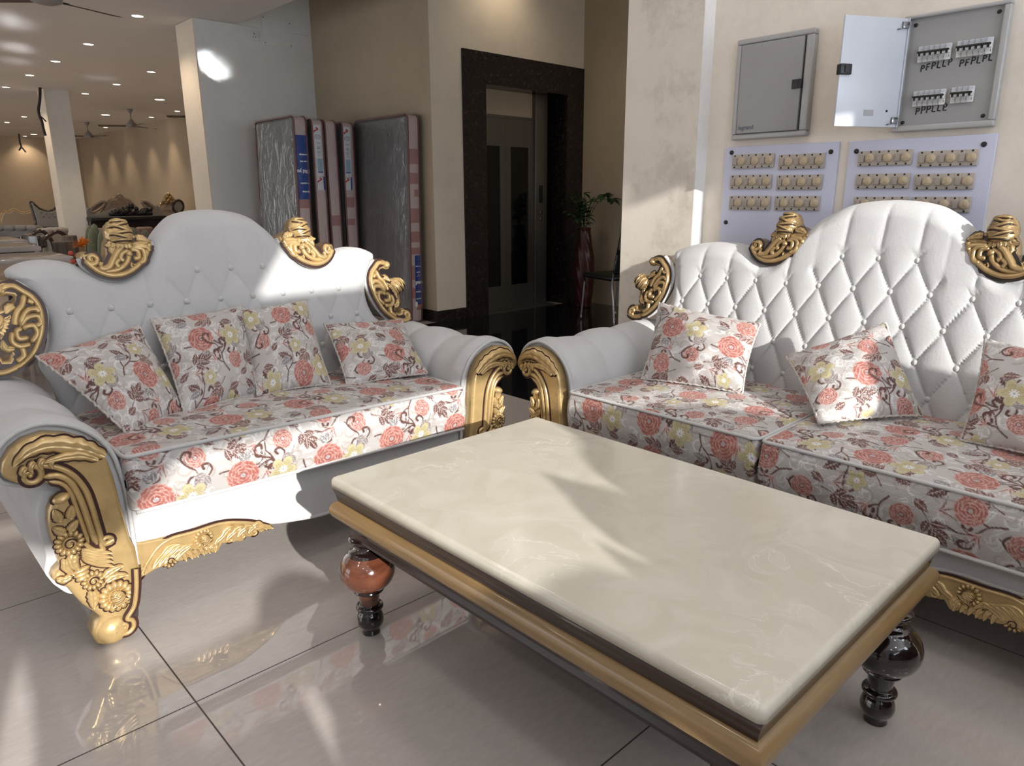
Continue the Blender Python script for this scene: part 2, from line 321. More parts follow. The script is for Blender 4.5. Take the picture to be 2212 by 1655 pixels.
def film_mat():
    m, nt, b = new_mat('clear_plastic_wrap'); L = nt.links; out = nt.nodes['Material Output']
    t = N(nt, 'ShaderNodeBsdfTransparent'); gl = N(nt, 'ShaderNodeBsdfGlossy'); gl.inputs['Roughness'].default_value = .24
    tc = N(nt, 'ShaderNodeTexCoord'); mp = N(nt, 'ShaderNodeMapping'); mp.inputs['Scale'].default_value = (1, 1, .45); mp.inputs['Rotation'].default_value = (.6, .5, 0); L.new(tc.outputs['Object'], mp.inputs[0])
    nz = N(nt, 'ShaderNodeTexNoise', iScale=9., iDetail=3., iRoughness=.6, iDistortion=1.2); L.new(mp.outputs[0], nz.inputs['Vector'])
    bp = N(nt, 'ShaderNodeBump', iStrength=1., iDistance=.016); L.new(nz.outputs[0], bp.inputs['Height']); L.new(bp.outputs[0], gl.inputs['Normal'])
    fr = N(nt, 'ShaderNodeFresnel', iIOR=1.35); L.new(bp.outputs[0], fr.inputs['Normal']); ml = N(nt, 'ShaderNodeMath', operation='MULTIPLY_ADD'); L.new(fr.outputs[0], ml.inputs[0]); ml.inputs[1].default_value = .19; ml.inputs[2].default_value = .01
    mx = N(nt, 'ShaderNodeMixShader'); L.new(ml.outputs[0], mx.inputs[0]); L.new(t.outputs[0], mx.inputs[1]); L.new(gl.outputs[0], mx.inputs[2]); L.new(mx.outputs[0], out.inputs['Surface'])
    nt.nodes.remove(b); return m
M['film'] = film_mat()
M['lamp'] = pbr('lit_downlight_lens', (.9, .9, .9), .4, emit=(1., .86, .70), estr=14.)
M['lamp_near'] = pbr('lit_downlight_diffuser', (.9, .9, .9), .4, emit=(1., .88, .80), estr=22.)
M['fan_white'] = pbr('off_white_fan_enamel', (.32, .30, .28), .35)
M['fan_brown'] = pbr('brown_fan_blade', (.10, .07, .055), .4)
M['cable'] = pbr('dark_cable', (.03, .02, .018), .5)
M['silver_wood'] = pbr('champagne_carved_wood', (.34, .27, .22), .3, .35, var=.15, scale=14)
M['dark_wood'] = wood_mat('dark_walnut', (.018, .009, .007), (.05, .026, .02), .25, .4)
M['black_carved'] = pbr('black_carved_wood', (.008, .007, .008), .45)
M['grey_cloth'] = pbr('grey_upholstery', (.26, .25, .24), .8, sheen=.3, var=.06)
M['beige_cloth'] = pbr('beige_upholstery', (.40, .33, .28), .8, sheen=.3, var=.06)
M['cream_leather'] = pbr('cream_leatherette', (.55, .45, .32), .45)
M['green_velvet'] = pbr('sage_green_velvet', (.095, .115, .07), .75, sheen=.5, var=.1)
M['mauve_cloth'] = pbr('mauve_cushion_cloth', (.17, .11, .105), .6, var=.1)
M['marble_top'] = pbr('grey_marble_top', (.46, .42, .40), .12, var=.12, scale=5, detail=8)
M['wood_top'] = wood_mat('honey_wood_top', (.26, .17, .105), (.36, .25, .16), .3, .3)
M['bark'] = wood_mat('grey_driftwood', (.06, .045, .035), (.17, .13, .11), .7, 0., 3., (14, 14, 1))
M['orange_petal'] = pbr('orange_petal', (.75, .20, .02), .5, var=.3, scale=30)
M['yellow_petal'] = pbr('yellow_petal', (.80, .42, .04), .5)
M['red_petal'] = pbr('pink_red_petal', (.55, .08, .05), .5)
M['leaf'] = pbr('green_leaf', (.025, .07, .02), .4, var=.3, scale=10)
M['vase'] = pbr('dark_red_woven_vase', (.05, .007, .008), .35, var=.2, scale=12)
M['black_leather'] = pbr('black_leatherette', (.008, .008, .009), .4)
M['chrome'] = pbr('chrome_tube', (.28, .28, .29), .2, 1.)
# ------------------------------------------------------------------ room shell
def struct(name, lo, hi, m, bev=0):
    o = MB().box(lo, hi, 0, bev).build(name, M[m]); o['kind'] = 'structure'; return o
ZC = 2.825
YW = 7.48            # grey wall behind the mattresses
def slab(name, outline, z0, z1, m):
    o = MB().prism(outline, z0, z1, lambda a, b, d: (a, b, d)).build(name, M[m]); o['kind'] = 'structure'; return o
slab('floor', [(-7, -2.7), (2.86, -2.7), (2.86, 5.43), (5.95, 5.43), (5.95, 24.6), (-7, 24.6)], -.1, 0, 'tile')
slab('floor_lobby', [(2.86, -2.7), (6.3, -2.7), (6.3, 5.43), (2.86, 5.43)], -.1, 0, 'black_floor')
slab('ceiling', [(-7, -2.7), (3.335, -2.7), (3.335, 7.5), (5.95, 7.5), (5.95, 24.6), (-7, 24.6)], ZC, ZC+.9, 'ceil')
slab('ceiling_lobby', [(3.335, -2.7), (6.4, -2.7), (6.4, 7.6), (3.335, 7.6)], 3.45, 3.55, 'ceil')
struct('wall_back', (-7, 24.5, 0), (6.1, 24.7, ZC), 'room_wall')
struct('wall_showroom_right', (5.87, 7.93, 0), (6.0, 24.6, ZC), 'room_wall')
struct('wall_left', (-7.2, -2.7, 0), (-7, 24.6, ZC), 'room_wall')
struct('wall_behind_mattresses', (2.92, YW, 0), (4.4, 7.93, ZC-.002), 'grey_wall')
struct('wall_behind_mattresses_upper', (3.34, YW+.001, ZC), (4.4, 7.93, 4.3), 'grey_wall')
# the column's left cheek is warmer plaster
struct('column_side', (2.908, YW+.004, 0), (2.92, 7.93, ZC-.003), 'lobby_wall')
struct('wall_beside_mattresses', (4.145, 5.432, .109), (4.4, YW, 4.3), 'tan_wall')
# lift wall: pieces around the opening
YL = 5.43; GX0, GX1, OX0, OX1, OZ, GZ = 4.505, 6.19, 4.79, 5.928, 2.193, 2.474
o = MB(); o.box((4.146, YL, .109), (GX0, YL+.5, 4.3)); o.box((GX0, YL, GZ), (GX1, YL+.5, 4.3)); o = o.build('wall_lift', M['lobby_wall']); o['kind'] = 'structure'
struct('wall_lobby_right', (6.19, 1.84, 0), (6.35, YL+.5, 4.3), 'tan_wall')
# granite surround (front face 12 mm proud) with deep reveals
g = MB(); d0, d1 = YL-.014, YL+.36
g.box((GX0+.001, d0, 0), (OX0, d1, GZ-.001)); g.box((OX1, d0, 0), (GX1-.001, d1, GZ-.001)); g.box((OX0, d0, OZ), (OX1, d1, GZ-.001))
g = g.build('lift_surround', M['granite']); tag(g, 'speckled dark brown granite surround framing the lift doorway', 'door frame')
b_ = MB(); b_.box((4.13, YL-.012, 0), (GX0-.001, YL+.3, .108)); b_.box((4.131, YL, 0), (4.4, YW-.002, .108)); b_ = b_.build('baseboard_lobby', M['granite']); b_['kind'] = 'structure'
# lift: header panel, two glazed leaves, steel jamb
t = thing('lift', 'steel lift with two glazed black door leaves in the granite doorway', 'elevator', (0, 0, 0))
YD = YL+.16
MB().box((OX0+.001, YD+.02, 1.955), (5.60, YD+.1, OZ-.001)).build('header_panel', M['tan_wall'], t)
MB().box((5.60, YD-.03, 0), (5.78, YD+.1, OZ-.001), 0, .004).build('jamb_panel', M['steel'], t)
MB().box((OX0+.001, YD-.005, 1.93), (5.60, YD+.09, 1.955), 0, .003).build('door_track', M['steel'], t)
ym = (OX0+5.60)/2
for a, b in ((OX0+.002, ym-.001), (ym+.001, 5.598)):
    d = MB(); w = .075
    for lo, hi in (((a, YD, .012), (b, YD+.04, .25)), ((a, YD, 1.66), (b, YD+.04, 1.93)), ((a, YD, .25), (a+w, YD+.04, 1.66)), ((b-w, YD, .25), (b, YD+.04, 1.66))): d.box(lo, hi)
    d = d.build('door_leaf', M['steel'], t)
    MB().box((a+w, YD+.012, .25), (b-w, YD+.03, 1.66)).build('glass_pane', M['dark_glass'], d)
cp = MB().box((5.655, YD-.036, 1.10), (5.71, YD-.028, 1.28)).build('call_panel', M['black_plastic'], t); 
for zz in (1.0, .93):
    MB().lathe([(0, .006), (.012, .006), (.014, 0)], (0, 0, 0), 14).xf(lambda p: (5.685+p[0], YD-.03-p[2], zz+p[1])).build('call_button', M['chrome'], t)
MB().box((OX0+.002, YL-.0, .0), (5.778, YD+.2, .012)).build('sill_plate', M['steel'], t)
o = MB(); o.box((4.6, YL+.56, 0), (6.35, YL+.62, 2.6)); o.box((5.782, YL+.30, 0), (OX1-.002, YL+.36, OZ-.002)); o = o.build('wall_lift_shaft', M['black_plastic']); o['kind'] = 'structure'
# switchboard wall and the pillar beside it
XW = 2.942; YP0, YP1, XP = 1.842, 2.243, 2.86
struct('wall_switchboards', (XW, -2.7, 0), (3.335, YP0, 4.3), 'cream_wall')
struct('wall_pillar', (XP, YP0+.0015, 0), (3.335, YP1, 4.3), 'pillar_wall')
struct('trim_1', (XP+.001, YP0-.002, 0), (XW+.001, YP0+.001, 4.3), 'putty')
# far columns of the showroom
def column(x0, y0, w, d):
    o = MB(); o.box((x0, y0, .41), (x0+w, y0+d, ZC)); o = o.build('column_showroom', M['grey_wall']); o['kind'] = 'structure'
    MB().box((x0-.012, y0+.01, .41), (x0, y0+d, ZC-.002)).build('column_cheek', M['lobby_wall'], o)
    MB().box((x0-.04, y0-.04, 0), (x0+w+.04, y0+d+.04, .41)).build('column_plinth', M['wood_top'], o)
column(2.905, 13.65, .325, .45); column(2.08, 19.6, .33, .45)
# window wall behind the photographer (open glass front)
o = MB(); o.box((-7, -2.85, ZC-.03), (XW, -2.7, 4.4)); o.box((XW, -2.85, 0), (6.4, -2.7, 4.4)); o = o.build('wall_front', M['cream_wall']); o['kind'] = 'structure'
# access panel and socket high on the grey wall
ap = thing('access_panel', 'white square access panel screwed to the grey wall below the ceiling step', 'panel', (3.598, YW, 2.675))
MB().box((0, -.008, 0), (.325, 0, .275), 0, .003).build('cover', M['grey_wall'], ap)
for a, b in ((.02, .255), (.305, .235), (.02, .02), (.305, .02)): MB().sphere((a, -.009, b), .005).build('screw', M['screw'], ap)
sk = thing('wall_socket', 'white three pin wall socket with switch beside the access panel', 'socket', (3.466, YW, 2.70))
MB().box((0, -.012, 0), (.10, 0, .088), 0, .004).build('plate', M['white_plastic'], sk)
MB().box((.068, -.018, .022), (.088, -.012, .066), 0, .003).build('switch_rocker', M['white_plastic'], sk)
h = MB(); 
for a, b, w_, h_ in ((.036, .052, .007, .016), (.024, .026, .006, .009), (.05, .026, .006, .009)): h.box((a, -.0135, b), (a+w_, -.011, b+h_))
h.build('pin_holes', M['screw'], sk)
# ------------------------------------------------------------------ woven floral pattern (painted into a repeat, sampled to point colours)
TP = .52; RES = 640
CAN = np.zeros((RES, RES, 3)); CAN[:] = (.455, .43, .415)
WIN = [None]
def win(cx, cy, R):
    """work on a small wrapped window of the repeat"""
    k = RES/TP; i0, i1 = int((cx-R)*k), int((cx+R)*k)+2; j0, j1 = int((cy-R)*k), int((cy+R)*k)+2
    ix, iy = np.arange(i0, i1), np.arange(j0, j1); WIN[0] = (np.ix_(iy % RES, ix % RES), *np.meshgrid((ix+.5)/k, (iy+.5)/k))
def loc(cx, cy, rot, R):
    win(cx, cy, R); dx, dy = WIN[0][1]-cx, WIN[0][2]-cy; c, s_ = math.cos(rot), math.sin(rot); return dx*c+dy*s_, -dx*s_+dy*c
def put(mask, col, a=1.):
    mk = np.clip(mask, 0, 1)[..., None]*a; q = WIN[0][0]; CAN[q] = CAN[q]*(1-mk)+np.asarray(col)*mk
def sm(d, w=.0008): return np.clip(.5-d/w, 0, 1)
def stroke(pts, w0, w1, col, a=1.):
    P = cat_rom(pts, 10); n = len(P); c = (P.max(0)+P.min(0))/2; win(c[0], c[1], max(P.max(0)-P.min(0))/2+.006)
    X, Y = WIN[0][1], WIN[0][2]; W_ = w0+(w1-w0)*np.arange(n)/(n-1)
    put(sm(np.min([np.hypot(X-P[i][0], Y-P[i][1])-W_[i] for i in range(n)], axis=0)), col, a)
def leaf2(cx, cy, rot, L, W, col, vein, serr=6):
    x, y = loc(cx, cy, rot, L*1.1); t = np.clip(x/L, 0, 1); w = W*np.sin(PI*t**.8)*(1-.28*(np.abs((t*serr) % 1-.5)*2))
    inside = np.where((x > 0) & (x < L), np.abs(y)-w, 1); put(sm(inside-.0012), (.60, .58, .57)); put(sm(inside), col)
    put(sm(np.where((x > 0) & (x < L*.95), np.abs(y)-.0008, 1)), vein); ph = (x*1.0-np.abs(y)*1.1)/L*serr
    put(sm(inside)*((ph % 1) < .14), vein, .75)
def comma(cx, cy, rot, s, col, a=1.):
    t = np.linspace(0, 1, 8); r = .021*s*(1-.75*t); th = rot+t*4.2
    stroke(np.stack([cx+r*np.cos(th), cy+r*np.sin(th)], 1), .0034*s, .0010, col, a)
def rose2(cx, cy, rot, R, c0=(.27, .065, .05), c1=(.40, .135, .105), hi=(.60, .42, .38)):
    x, y = loc(cx, cy, rot, R*1.25); r = np.hypot(x, y); hatch = (np.sin((x*.8+y)/.00075) > -.1)
    for n, rad, rp, ph in ((9, .60, .44, .1), (7, .42, .40, .5), (5, .24, .36, .2), (4, .11, .26, .9)):
        for k in range(n):
            t = 2*PI*k/n+ph+.25*math.sin(5.3*k+rot*3); px_, py_ = R*rad*math.cos(t), R*rad*math.sin(t); dx, dy = x-px_, y-py_; ct, st = math.cos(t), math.sin(t)
            u, v = dx*ct+dy*st, -dx*st+dy*ct; q = np.sqrt((u/(rp*.86))**2+(v/(rp*1.12))**2)/R+.05*np.sin(7*np.arctan2(v, u)+k); m = sm((q-1)*R*rp)
            put(m, c0); put(m*np.clip((q-.35)*1.7, 0, 1)*(u > -rp*R*.6), c1, .9); put(m*hatch*(q > .55), hi, .16); put(sm(np.abs(q-.95)*R*rp-.0009)*(u > -rp*R*.3), hi, .9); put(m*(u < -rp*R*.45), tuple(c*.6 for c in c0), .7)
    put(sm(r-R*.15), (.50, .46, .46)); put(sm(r-R*.15)*(np.sin(x/.0011)*np.sin(y/.0011) > .1), (.2, .15, .15), .8)
def acanthus(cx, cy, rot, s=1., col=None, fl=1):
    col = col or (.11, .045, .036)
    for k, (u, a, L) in enumerate(((0, .95, .040), (.006, -.85, .040), (.018, .62, .042), (.024, -.55, .040), (.034, .05, .044))):
        leaf2(cx+s*u*math.cos(rot), cy+s*u*math.sin(rot), rot+a*fl, s*L, s*.012, col, (.56, .46, .43), 5)
    stroke([(cx-.03*s*math.cos(rot), cy-.03*s*math.sin(rot)), (cx, cy), (cx+.045*s*math.cos(rot), cy+.045*s*math.sin(rot))], .0020, .0010, col)
def bloom(cx, cy, rot, R):
    x, y = loc(cx, cy, rot, R*1.1); r = np.hypot(x, y); th = np.arctan2(y, x); e = R*(.38+.62*np.abs(np.cos(2.5*th))**.55)
    put(sm(r-e-.0014), (.26, .22, .15)); put(sm(r-e), (.46, .40, .225)); put(sm(r-e)*(np.abs(np.sin(11*th)) < .22)*(r < .8*e), (.22, .17, .10), .7); put(sm(r-e)*(r > .75*e), (.52, .47, .31), .6)
    put(sm(r-R*.24*(1+.4*np.cos(9*th))), (.72, .72, .74)); put(sm(r-R*.09), (.40, .38, .40))
pale, pale2 = (.62, .61, .605), (.37, .335, .305)
for i in range(260): comma(rng.random()*TP, rng.random()*TP, rng.random()*6.28, .6+.8*rng.random(), pale if i % 3 else pale2, .9)
for i in range(60): leaf2(rng.random()*TP, rng.random()*TP, rng.random()*6.28, .03, .007, pale, pale2, 4)
BR, BR2, CO, GY = (.10, .040, .032), (.14, .062, .05), (.29, .085, .065), (.21, .19, .19)
def spray(cx, cy, rot, fl=1):
    c, s = math.cos(rot)*1.12, math.sin(rot)*1.12; A = lambda u, v: (cx+u*c-v*fl*s, cy+u*s+v*fl*c)
    stroke([A(0, 0), A(.03, .012), (A(.065, .008)), A(.10, .025), A(.13, .06)], .0028, .0020, BR)
    for u, v, q in ((.03, .012, 1.), (.06, .008, -1.), (.095, .022, 1.1)):
        stroke([A(u, v), A(u+.012, v+.016*q), A(u+.030, v+.028*q), A(u+.046, v+.020*q), A(u+.044, v+.006*q), A(u+.034, v+.008*q)], .0022, .0044, BR)
        stroke([A(u+.004, v), A(u+.022, v+.016*q), A(u+.036, v+.017*q)], .0009, .0014, (.62, .57, .55))
def feather(cx, cy, rot, s=1., col=CO):
    for k in range(7):
        a = rot+(k-3)*.32; L = s*(.062-.006*abs(k-3)); stroke([(cx, cy), (cx+.4*L*math.cos(a-.18*(k-3)*.4), cy+.4*L*math.sin(a-.18*(k-3)*.4)), (cx+L*math.cos(a+.1*(k-3)*.3), cy+L*math.sin(a+.1*(k-3)*.3))], .0030, .0009, col if k % 2 else (.60, .46, .43))
K = TP/.46
for q in range(2):
    for p in range(2):
        ox, oy = p*TP/2, q*TP/2; z = (p+q) % 2; X_ = lambda a: ox+a*K; Y_ = lambda a: oy+a*K
        spray(X_(.015), Y_(.03+.02*z), .35+.5*z, 1 if z else -1); spray(X_(.16), Y_(.17), 2.5-.7*z, 1); spray(X_(.20), Y_(.10), -1.9+.4*z, -1); feather(X_(.135), Y_(.05), 1.25+.4*z, .95); feather(X_(.03), Y_(.175), -.5+.3*z, .9, BR2); feather(X_(.115), Y_(.20), 2.2, .8)
        leaf2(X_(.155), Y_(.115), -.9+.5*z, .062, .020, BR, (.55, .48, .46)); leaf2(X_(.160), Y_(.117), -.1+.5*z, .052, .016, BR2, (.6, .53, .5)); leaf2(X_(.045), Y_(.12), 2.6, .058, .017, BR, (.55, .48, .46)); leaf2(X_(.045), Y_(.118), 3.4, .05, .015, GY, (.55, .54, .55))
        leaf2(X_(.085), Y_(.015), -2.2, .04, .012, GY, (.6, .6, .6), 4); leaf2(X_(.088), Y_(.012), -1.5, .036, .011, GY, (.6, .6, .6), 4); leaf2(X_(.21), Y_(.16), .6, .045, .014, BR2, (.55, .48, .46))
        acanthus(X_(.015+.02*z), Y_(.20), .9-.6*z, 1.05); acanthus(X_(.125), Y_(.13), 3.6+.5*z, 1.0, (.15, .065, .05), -1); acanthus(X_(.21), Y_(.02), 2.0, .9, GY)
        rose2(X_(.075+.015*z), Y_(.052+.008*z), .8*p+1.7*q, .050); bloom(X_(.185-.01*z), Y_(.062+.012*z), .5+p, .045)
        rose2(X_(.19), Y_(.205), 2.*p+q, .032, (.23, .06, .05)); (bloom(X_(.085), Y_(.155), 1.1*q+.3, .028) if z else rose2(X_(.09), Y_(.155), .4, .038))
CAN = np.clip(CAN, .01, .95)
def floral(U, V):
    x = (np.asarray(U) % TP)/TP*RES-.5; y = (np.asarray(V) % TP)/TP*RES-.5
    x0 = np.floor(x).astype(int); y0 = np.floor(y).astype(int); fx = (x-x0)[..., None]; fy = (y-y0)[..., None]
    g = lambda a, b: CAN[b % RES, a % RES]
    return (g(x0, y0)*(1-fx)+g(x0+1, y0)*fx)*(1-fy)+(g(x0, y0+1)*(1-fx)+g(x0+1, y0+1)*fx)*fy
# ------------------------------------------------------------------ carved relief vocabulary: plane coordinates (a, b) and height d
GOLD, DARK = 0, 1
def r_tube(mb, Mf, pts, r, d0, h=None, n=8, under=1.75):
    P = cat_rom(pts, n); m = len(P); t = np.linspace(0, 1, m)
    R = np.interp(t, np.linspace(0, 1, len(r)), r) if np.ndim(r) else r*np.clip(np.minimum(t, 1-t)*8+.35, 0, 1)
    T = np.gradient(P, axis=0); T /= np.linalg.norm(T, axis=1)[:, None]+1e-12; Nn = np.stack([-T[:, 1], T[:, 0]], 1); h = 1. if h is None else h
    mb.grid([[Mf(*(P[i]+Nn[i]*R[i]*math.cos(k)), d0-.002+(R[i]*h+.002)*math.sin(k)) for k in np.linspace(0, PI, 9)] for i in range(m)], GOLD)
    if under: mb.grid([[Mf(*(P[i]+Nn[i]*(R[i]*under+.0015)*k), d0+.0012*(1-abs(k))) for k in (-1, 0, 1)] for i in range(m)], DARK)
def r_dome(mb, Mf, c, ang, a, b, d0, h, under=1.22, ridges=0, n=7, seg=18):
    ca, sa = math.cos(ang), math.sin(ang); L = lambda x, y: (c[0]+x*ca-y*sa, c[1]+x*sa+y*ca)
    G = []
    for t in np.linspace(.02, PI/2, n):
        row = []
        for k in np.linspace(0, 2*PI, seg, endpoint=False):
            rr = 1+(.10*math.cos(ridges*k)*math.sin(t) if ridges else 0); row.append(Mf(*L(a*rr*math.sin(t)*math.cos(k), b*rr*math.sin(t)*math.sin(k)), d0-.002+(h+.002)*math.cos(t)))
        G.append(row)
    mb.grid(G, GOLD, cv=True)
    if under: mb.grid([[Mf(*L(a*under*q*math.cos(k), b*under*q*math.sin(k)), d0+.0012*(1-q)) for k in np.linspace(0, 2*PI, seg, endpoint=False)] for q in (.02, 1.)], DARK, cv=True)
def r_leaf(mb, Mf, spine, w, d0, h, lobes=5, n=7, under=1.16, bend=0.):
    P = cat_rom(spine, n); m = len(P); T = np.gradient(P, axis=0); T /= np.linalg.norm(T, axis=1)[:, None]+1e-12; Nn = np.stack([-T[:, 1], T[:, 0]], 1); S = np.linspace(-1, 1, 11)
    G, U = [], []
    for i in range(m):
        t = i/(m-1); W = w*(math.sin(PI*min(1, t*.92+.08))**.7)*(1-.22*abs(2*((t*lobes) % 1)-1))+.0006
        G.append([Mf(*(P[i]+Nn[i]*W*s-T[i]*abs(s)*W*.35), d0+h*(1-s*s)**.6*(1-.38*math.exp(-(s/.16)**2))*(.9+.1*math.cos(t*lobes*2*PI))+.002*bend*t) for s in S])
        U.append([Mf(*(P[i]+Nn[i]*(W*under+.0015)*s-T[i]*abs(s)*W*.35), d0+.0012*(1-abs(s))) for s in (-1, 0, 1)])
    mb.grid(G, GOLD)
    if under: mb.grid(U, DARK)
def r_flower(mb, Mf, c, R, d0, h=.012, petals=12):
    for k in range(petals):
        a = 2*PI*k/petals; r_dome(mb, Mf, (c[0]+R*.74*math.cos(a), c[1]+R*.74*math.sin(a)), a, R*.30, R*.21, d0, h*.7, 1.3, n=5, seg=10)
    r_dome(mb, Mf, c, 0, R*.55, R*.55, d0, h*.95, 1.18); q = [(c[0]+R*.33*(1-t*.75)*math.cos(6.5*t), c[1]+R*.33*(1-t*.75)*math.sin(6.5*t)) for t in np.linspace(0, 1, 10)]
    r_tube(mb, Mf, q, [R*.10, R*.06], d0+h*.85, 1.2, 4, 1.6)
def r_spiral(mb, Mf, c, R, a0, turns, r, d0, h=1., sign=1, lead=()):
    pts = list(lead)+[(c[0]+R*(1-.80*t)*math.cos(a0+sign*turns*2*PI*t), c[1]+R*(1-.80*t)*math.sin(a0+sign*turns*2*PI*t)) for t in np.linspace(0, 1, 14)]
    r_tube(mb, Mf, pts, [r, r, r*.62], d0, h, 5); r_dome(mb, Mf, c, 0, R*.26, R*.26, d0, r*h, 1.2)
def r_rose(mb, Mf, c, R, ang, d0, depth):
    """a carved half-open rose bud in the round"""
    ca, sa = math.cos(ang), math.sin(ang); L = lambda x, y: (c[0]+x*ca-y*sa, c[1]+x*sa+y*ca)
    G = []; 
    for t in np.linspace(.03, PI-.03, 26):
        row = []
        for k in np.linspace(0, 2*PI, 40, endpoint=False):
            ph = (1.5*k/PI+t*2.1) % 1.; q = 1+.13*(ph**.6)-.05
            prof = math.sin(t)**.8*(1.0-.16*math.cos(t)); y = math.cos(t)*1.12
            row.append(Mf(*L(R*q*prof*math.cos(k), R*y*(1+.03*ph)), d0+depth*q*prof*math.sin(k)))
        G.append(row)
    mb.grid(G, GOLD, cv=True)
    # petal edges wrapped round the bud
    for k, (b0, tilt, sgn) in enumerate(((.62, .5, 1), (.30, -.45, -1), (-.02, .46, 1), (-.36, -.40, -1), (-.66, .25, 1), (.88, .1, 1))):
        pts = []
        for s in np.linspace(-1, 1, 9):
            y = b0+tilt*s*.55+.12*(1-s*s); x = s*.97*math.sqrt(max(0, 1-(y/1.2)**2)); pts.append((L(R*x*1.02, R*y), d0+depth*1.10*math.sqrt(max(.02, 1-x*x-(y/1.25)**2))))
        P = np.array([(a[0], a[1], d) for a, d in pts]); P = cat_rom(P, 4); rr = R*.105*np.clip(np.minimum(np.linspace(0, 1, len(P)), np.linspace(1, 0, len(P)))*6+.3, 0, 1)
        mb.tube([Mf(a, b, d) for a, b, d in P], rr, 8, GOLD); mb.tube([Mf(a, b, d-R*.045) for a, b, d in P-np.array([0, R*.13, 0])], rr*.75, 7, DARK)
    for k in range(7):
        s = (k-3)/3.; r_leaf(mb, Mf, [L(s*R*.55, -R*.75), L(s*R*.95, -R*1.12), L(s*R*1.25, -R*1.38+abs(s)*R*.25)], R*.26, d0+depth*.55*(1-.5*s*s), R*.22, 3, 4, 1.25)
# ------------------------------------------------------------------ traced outlines (metres, arm: a = from the arm's inner edge)
ARM_GOLD = [(-.259,.543),(-.253,.565),(-.234,.592),(-.206,.611),(-.162,.618),(-.115,.605),(-.078,.583),(-.051,.552),(-.035,.514),(-.027,.468),(-.022,.408),(-.016,.341),(-.011,.286),(-.002,.253),(.001,.193),(-.009,.142),(-.022,.098),(-.032,.06),(-.041,.029),(-.052,.008),(-.071,.002),(-.104,.004),(-.128,.019),(-.134,.05),(-.121,.078),(-.109,.093),(-.121,.111),(-.144,.144),(-.16,.179),(-.171,.205),(-.187,.218),(-.199,.240),(-.192,.255),(-.176,.268),(-.179,.293),(-.181,.323),(-.184,.352),(-.185,.387),(-.179,.419),(-.166,.442),(-.147,.452),(-.131,.445),(-.127,.458),(-.138,.477),(-.161,.49),(-.194,.496),(-.226,.504),(-.243,.516),(-.255,.529)]
ARM_BODY = [(.004,.19),(.005,.30),(.003,.408),(-.004,.467),(-.014,.515),(-.036,.561),(-.071,.598),(-.113,.622),(-.160,.634),(-.205,.627),(-.240,.607),(-.262,.578),(-.269,.545),(-.262,.517),(-.243,.500),(-.20,.483),(-.172,.474),(-.182,.455),(-.199,.41),(-.201,.35),(-.197,.29),(-.206,.25),(-.20,.225),(-.185,.195),(-.15,.16),(-.06,.15)]
SKIRT = [(-.002,.256),(.021,.251),(.085,.244),(.148,.243),(.206,.245),(.272,.235),(.347,.209),(.392,.182),(.400,.168),(.385,.162),(.372,.168),(.357,.163),(.344,.176),(.328,.160),(.313,.165),(.297,.155),(.278,.162),(.258,.162),(.238,.170),(.224,.150),(.212,.147),(.200,.157),(.189,.150),(.172,.158),(.157,.150),(.140,.160),(.126,.156),(.1,.160),(.069,.159),(.045,.157),(.019,.148),(.002,.144),(-.008,.127)]
CREST_PX = [(722,500),(730,465),(780,448),(835,462),(862,495),(858,530),(885,548),(915,545),(935,520),(950,480),(955,420),(965,370),(985,330),(975,280),(990,220),(1020,185),(1060,170),(1110,180),(1150,220),(1175,270),(1200,292),(1250,305),(1310,332),(1345,335),(1360,350),(1345,400),(1300,470),(1240,540),(1170,600),(1090,645),(1000,665),(920,660),(850,630),(790,590),(745,545)]
def crest_pt(x, y):
    q = on(x/4.1375, 440+y/4.1375, 'y', 2.665); return (q[0]-.664, q[2]-.912)
SIDE_PX = [(1590,640),(1620,610),(1690,600),(1760,630),(1785,680),(1760,730),(1720,738),(1680,722),(1640,740),(1625,775),(1650,800),(1700,810),(1740,850),(1780,862),(1850,850),(1910,880),(1925,930),(1890,1000),(1850,1050),(1840,1120),(1850,1160),(1820,1200),(1775,1225),(1765,1270),(1795,1310),(1830,1300),(1835,1265),(1870,1242),(1915,1255),(1950,1300),(1952,1340),(1920,1380),(1870,1405),(1780,1400),(1700,1370),(1640,1330),(1580,1250),(1520,1130),(1480,1010),(1465,900),(1480,800),(1530,710)]
def side_pt(x, y):
    q = on(560+x/6.144, 460+y/6.144, 'y', 2.60); return (q[0]-1.05-.585, q[2]-.80)
def carve(sx=1):
    def Mf(a, b, d): return (a*sx, -d, b)
    return MB(), Mf
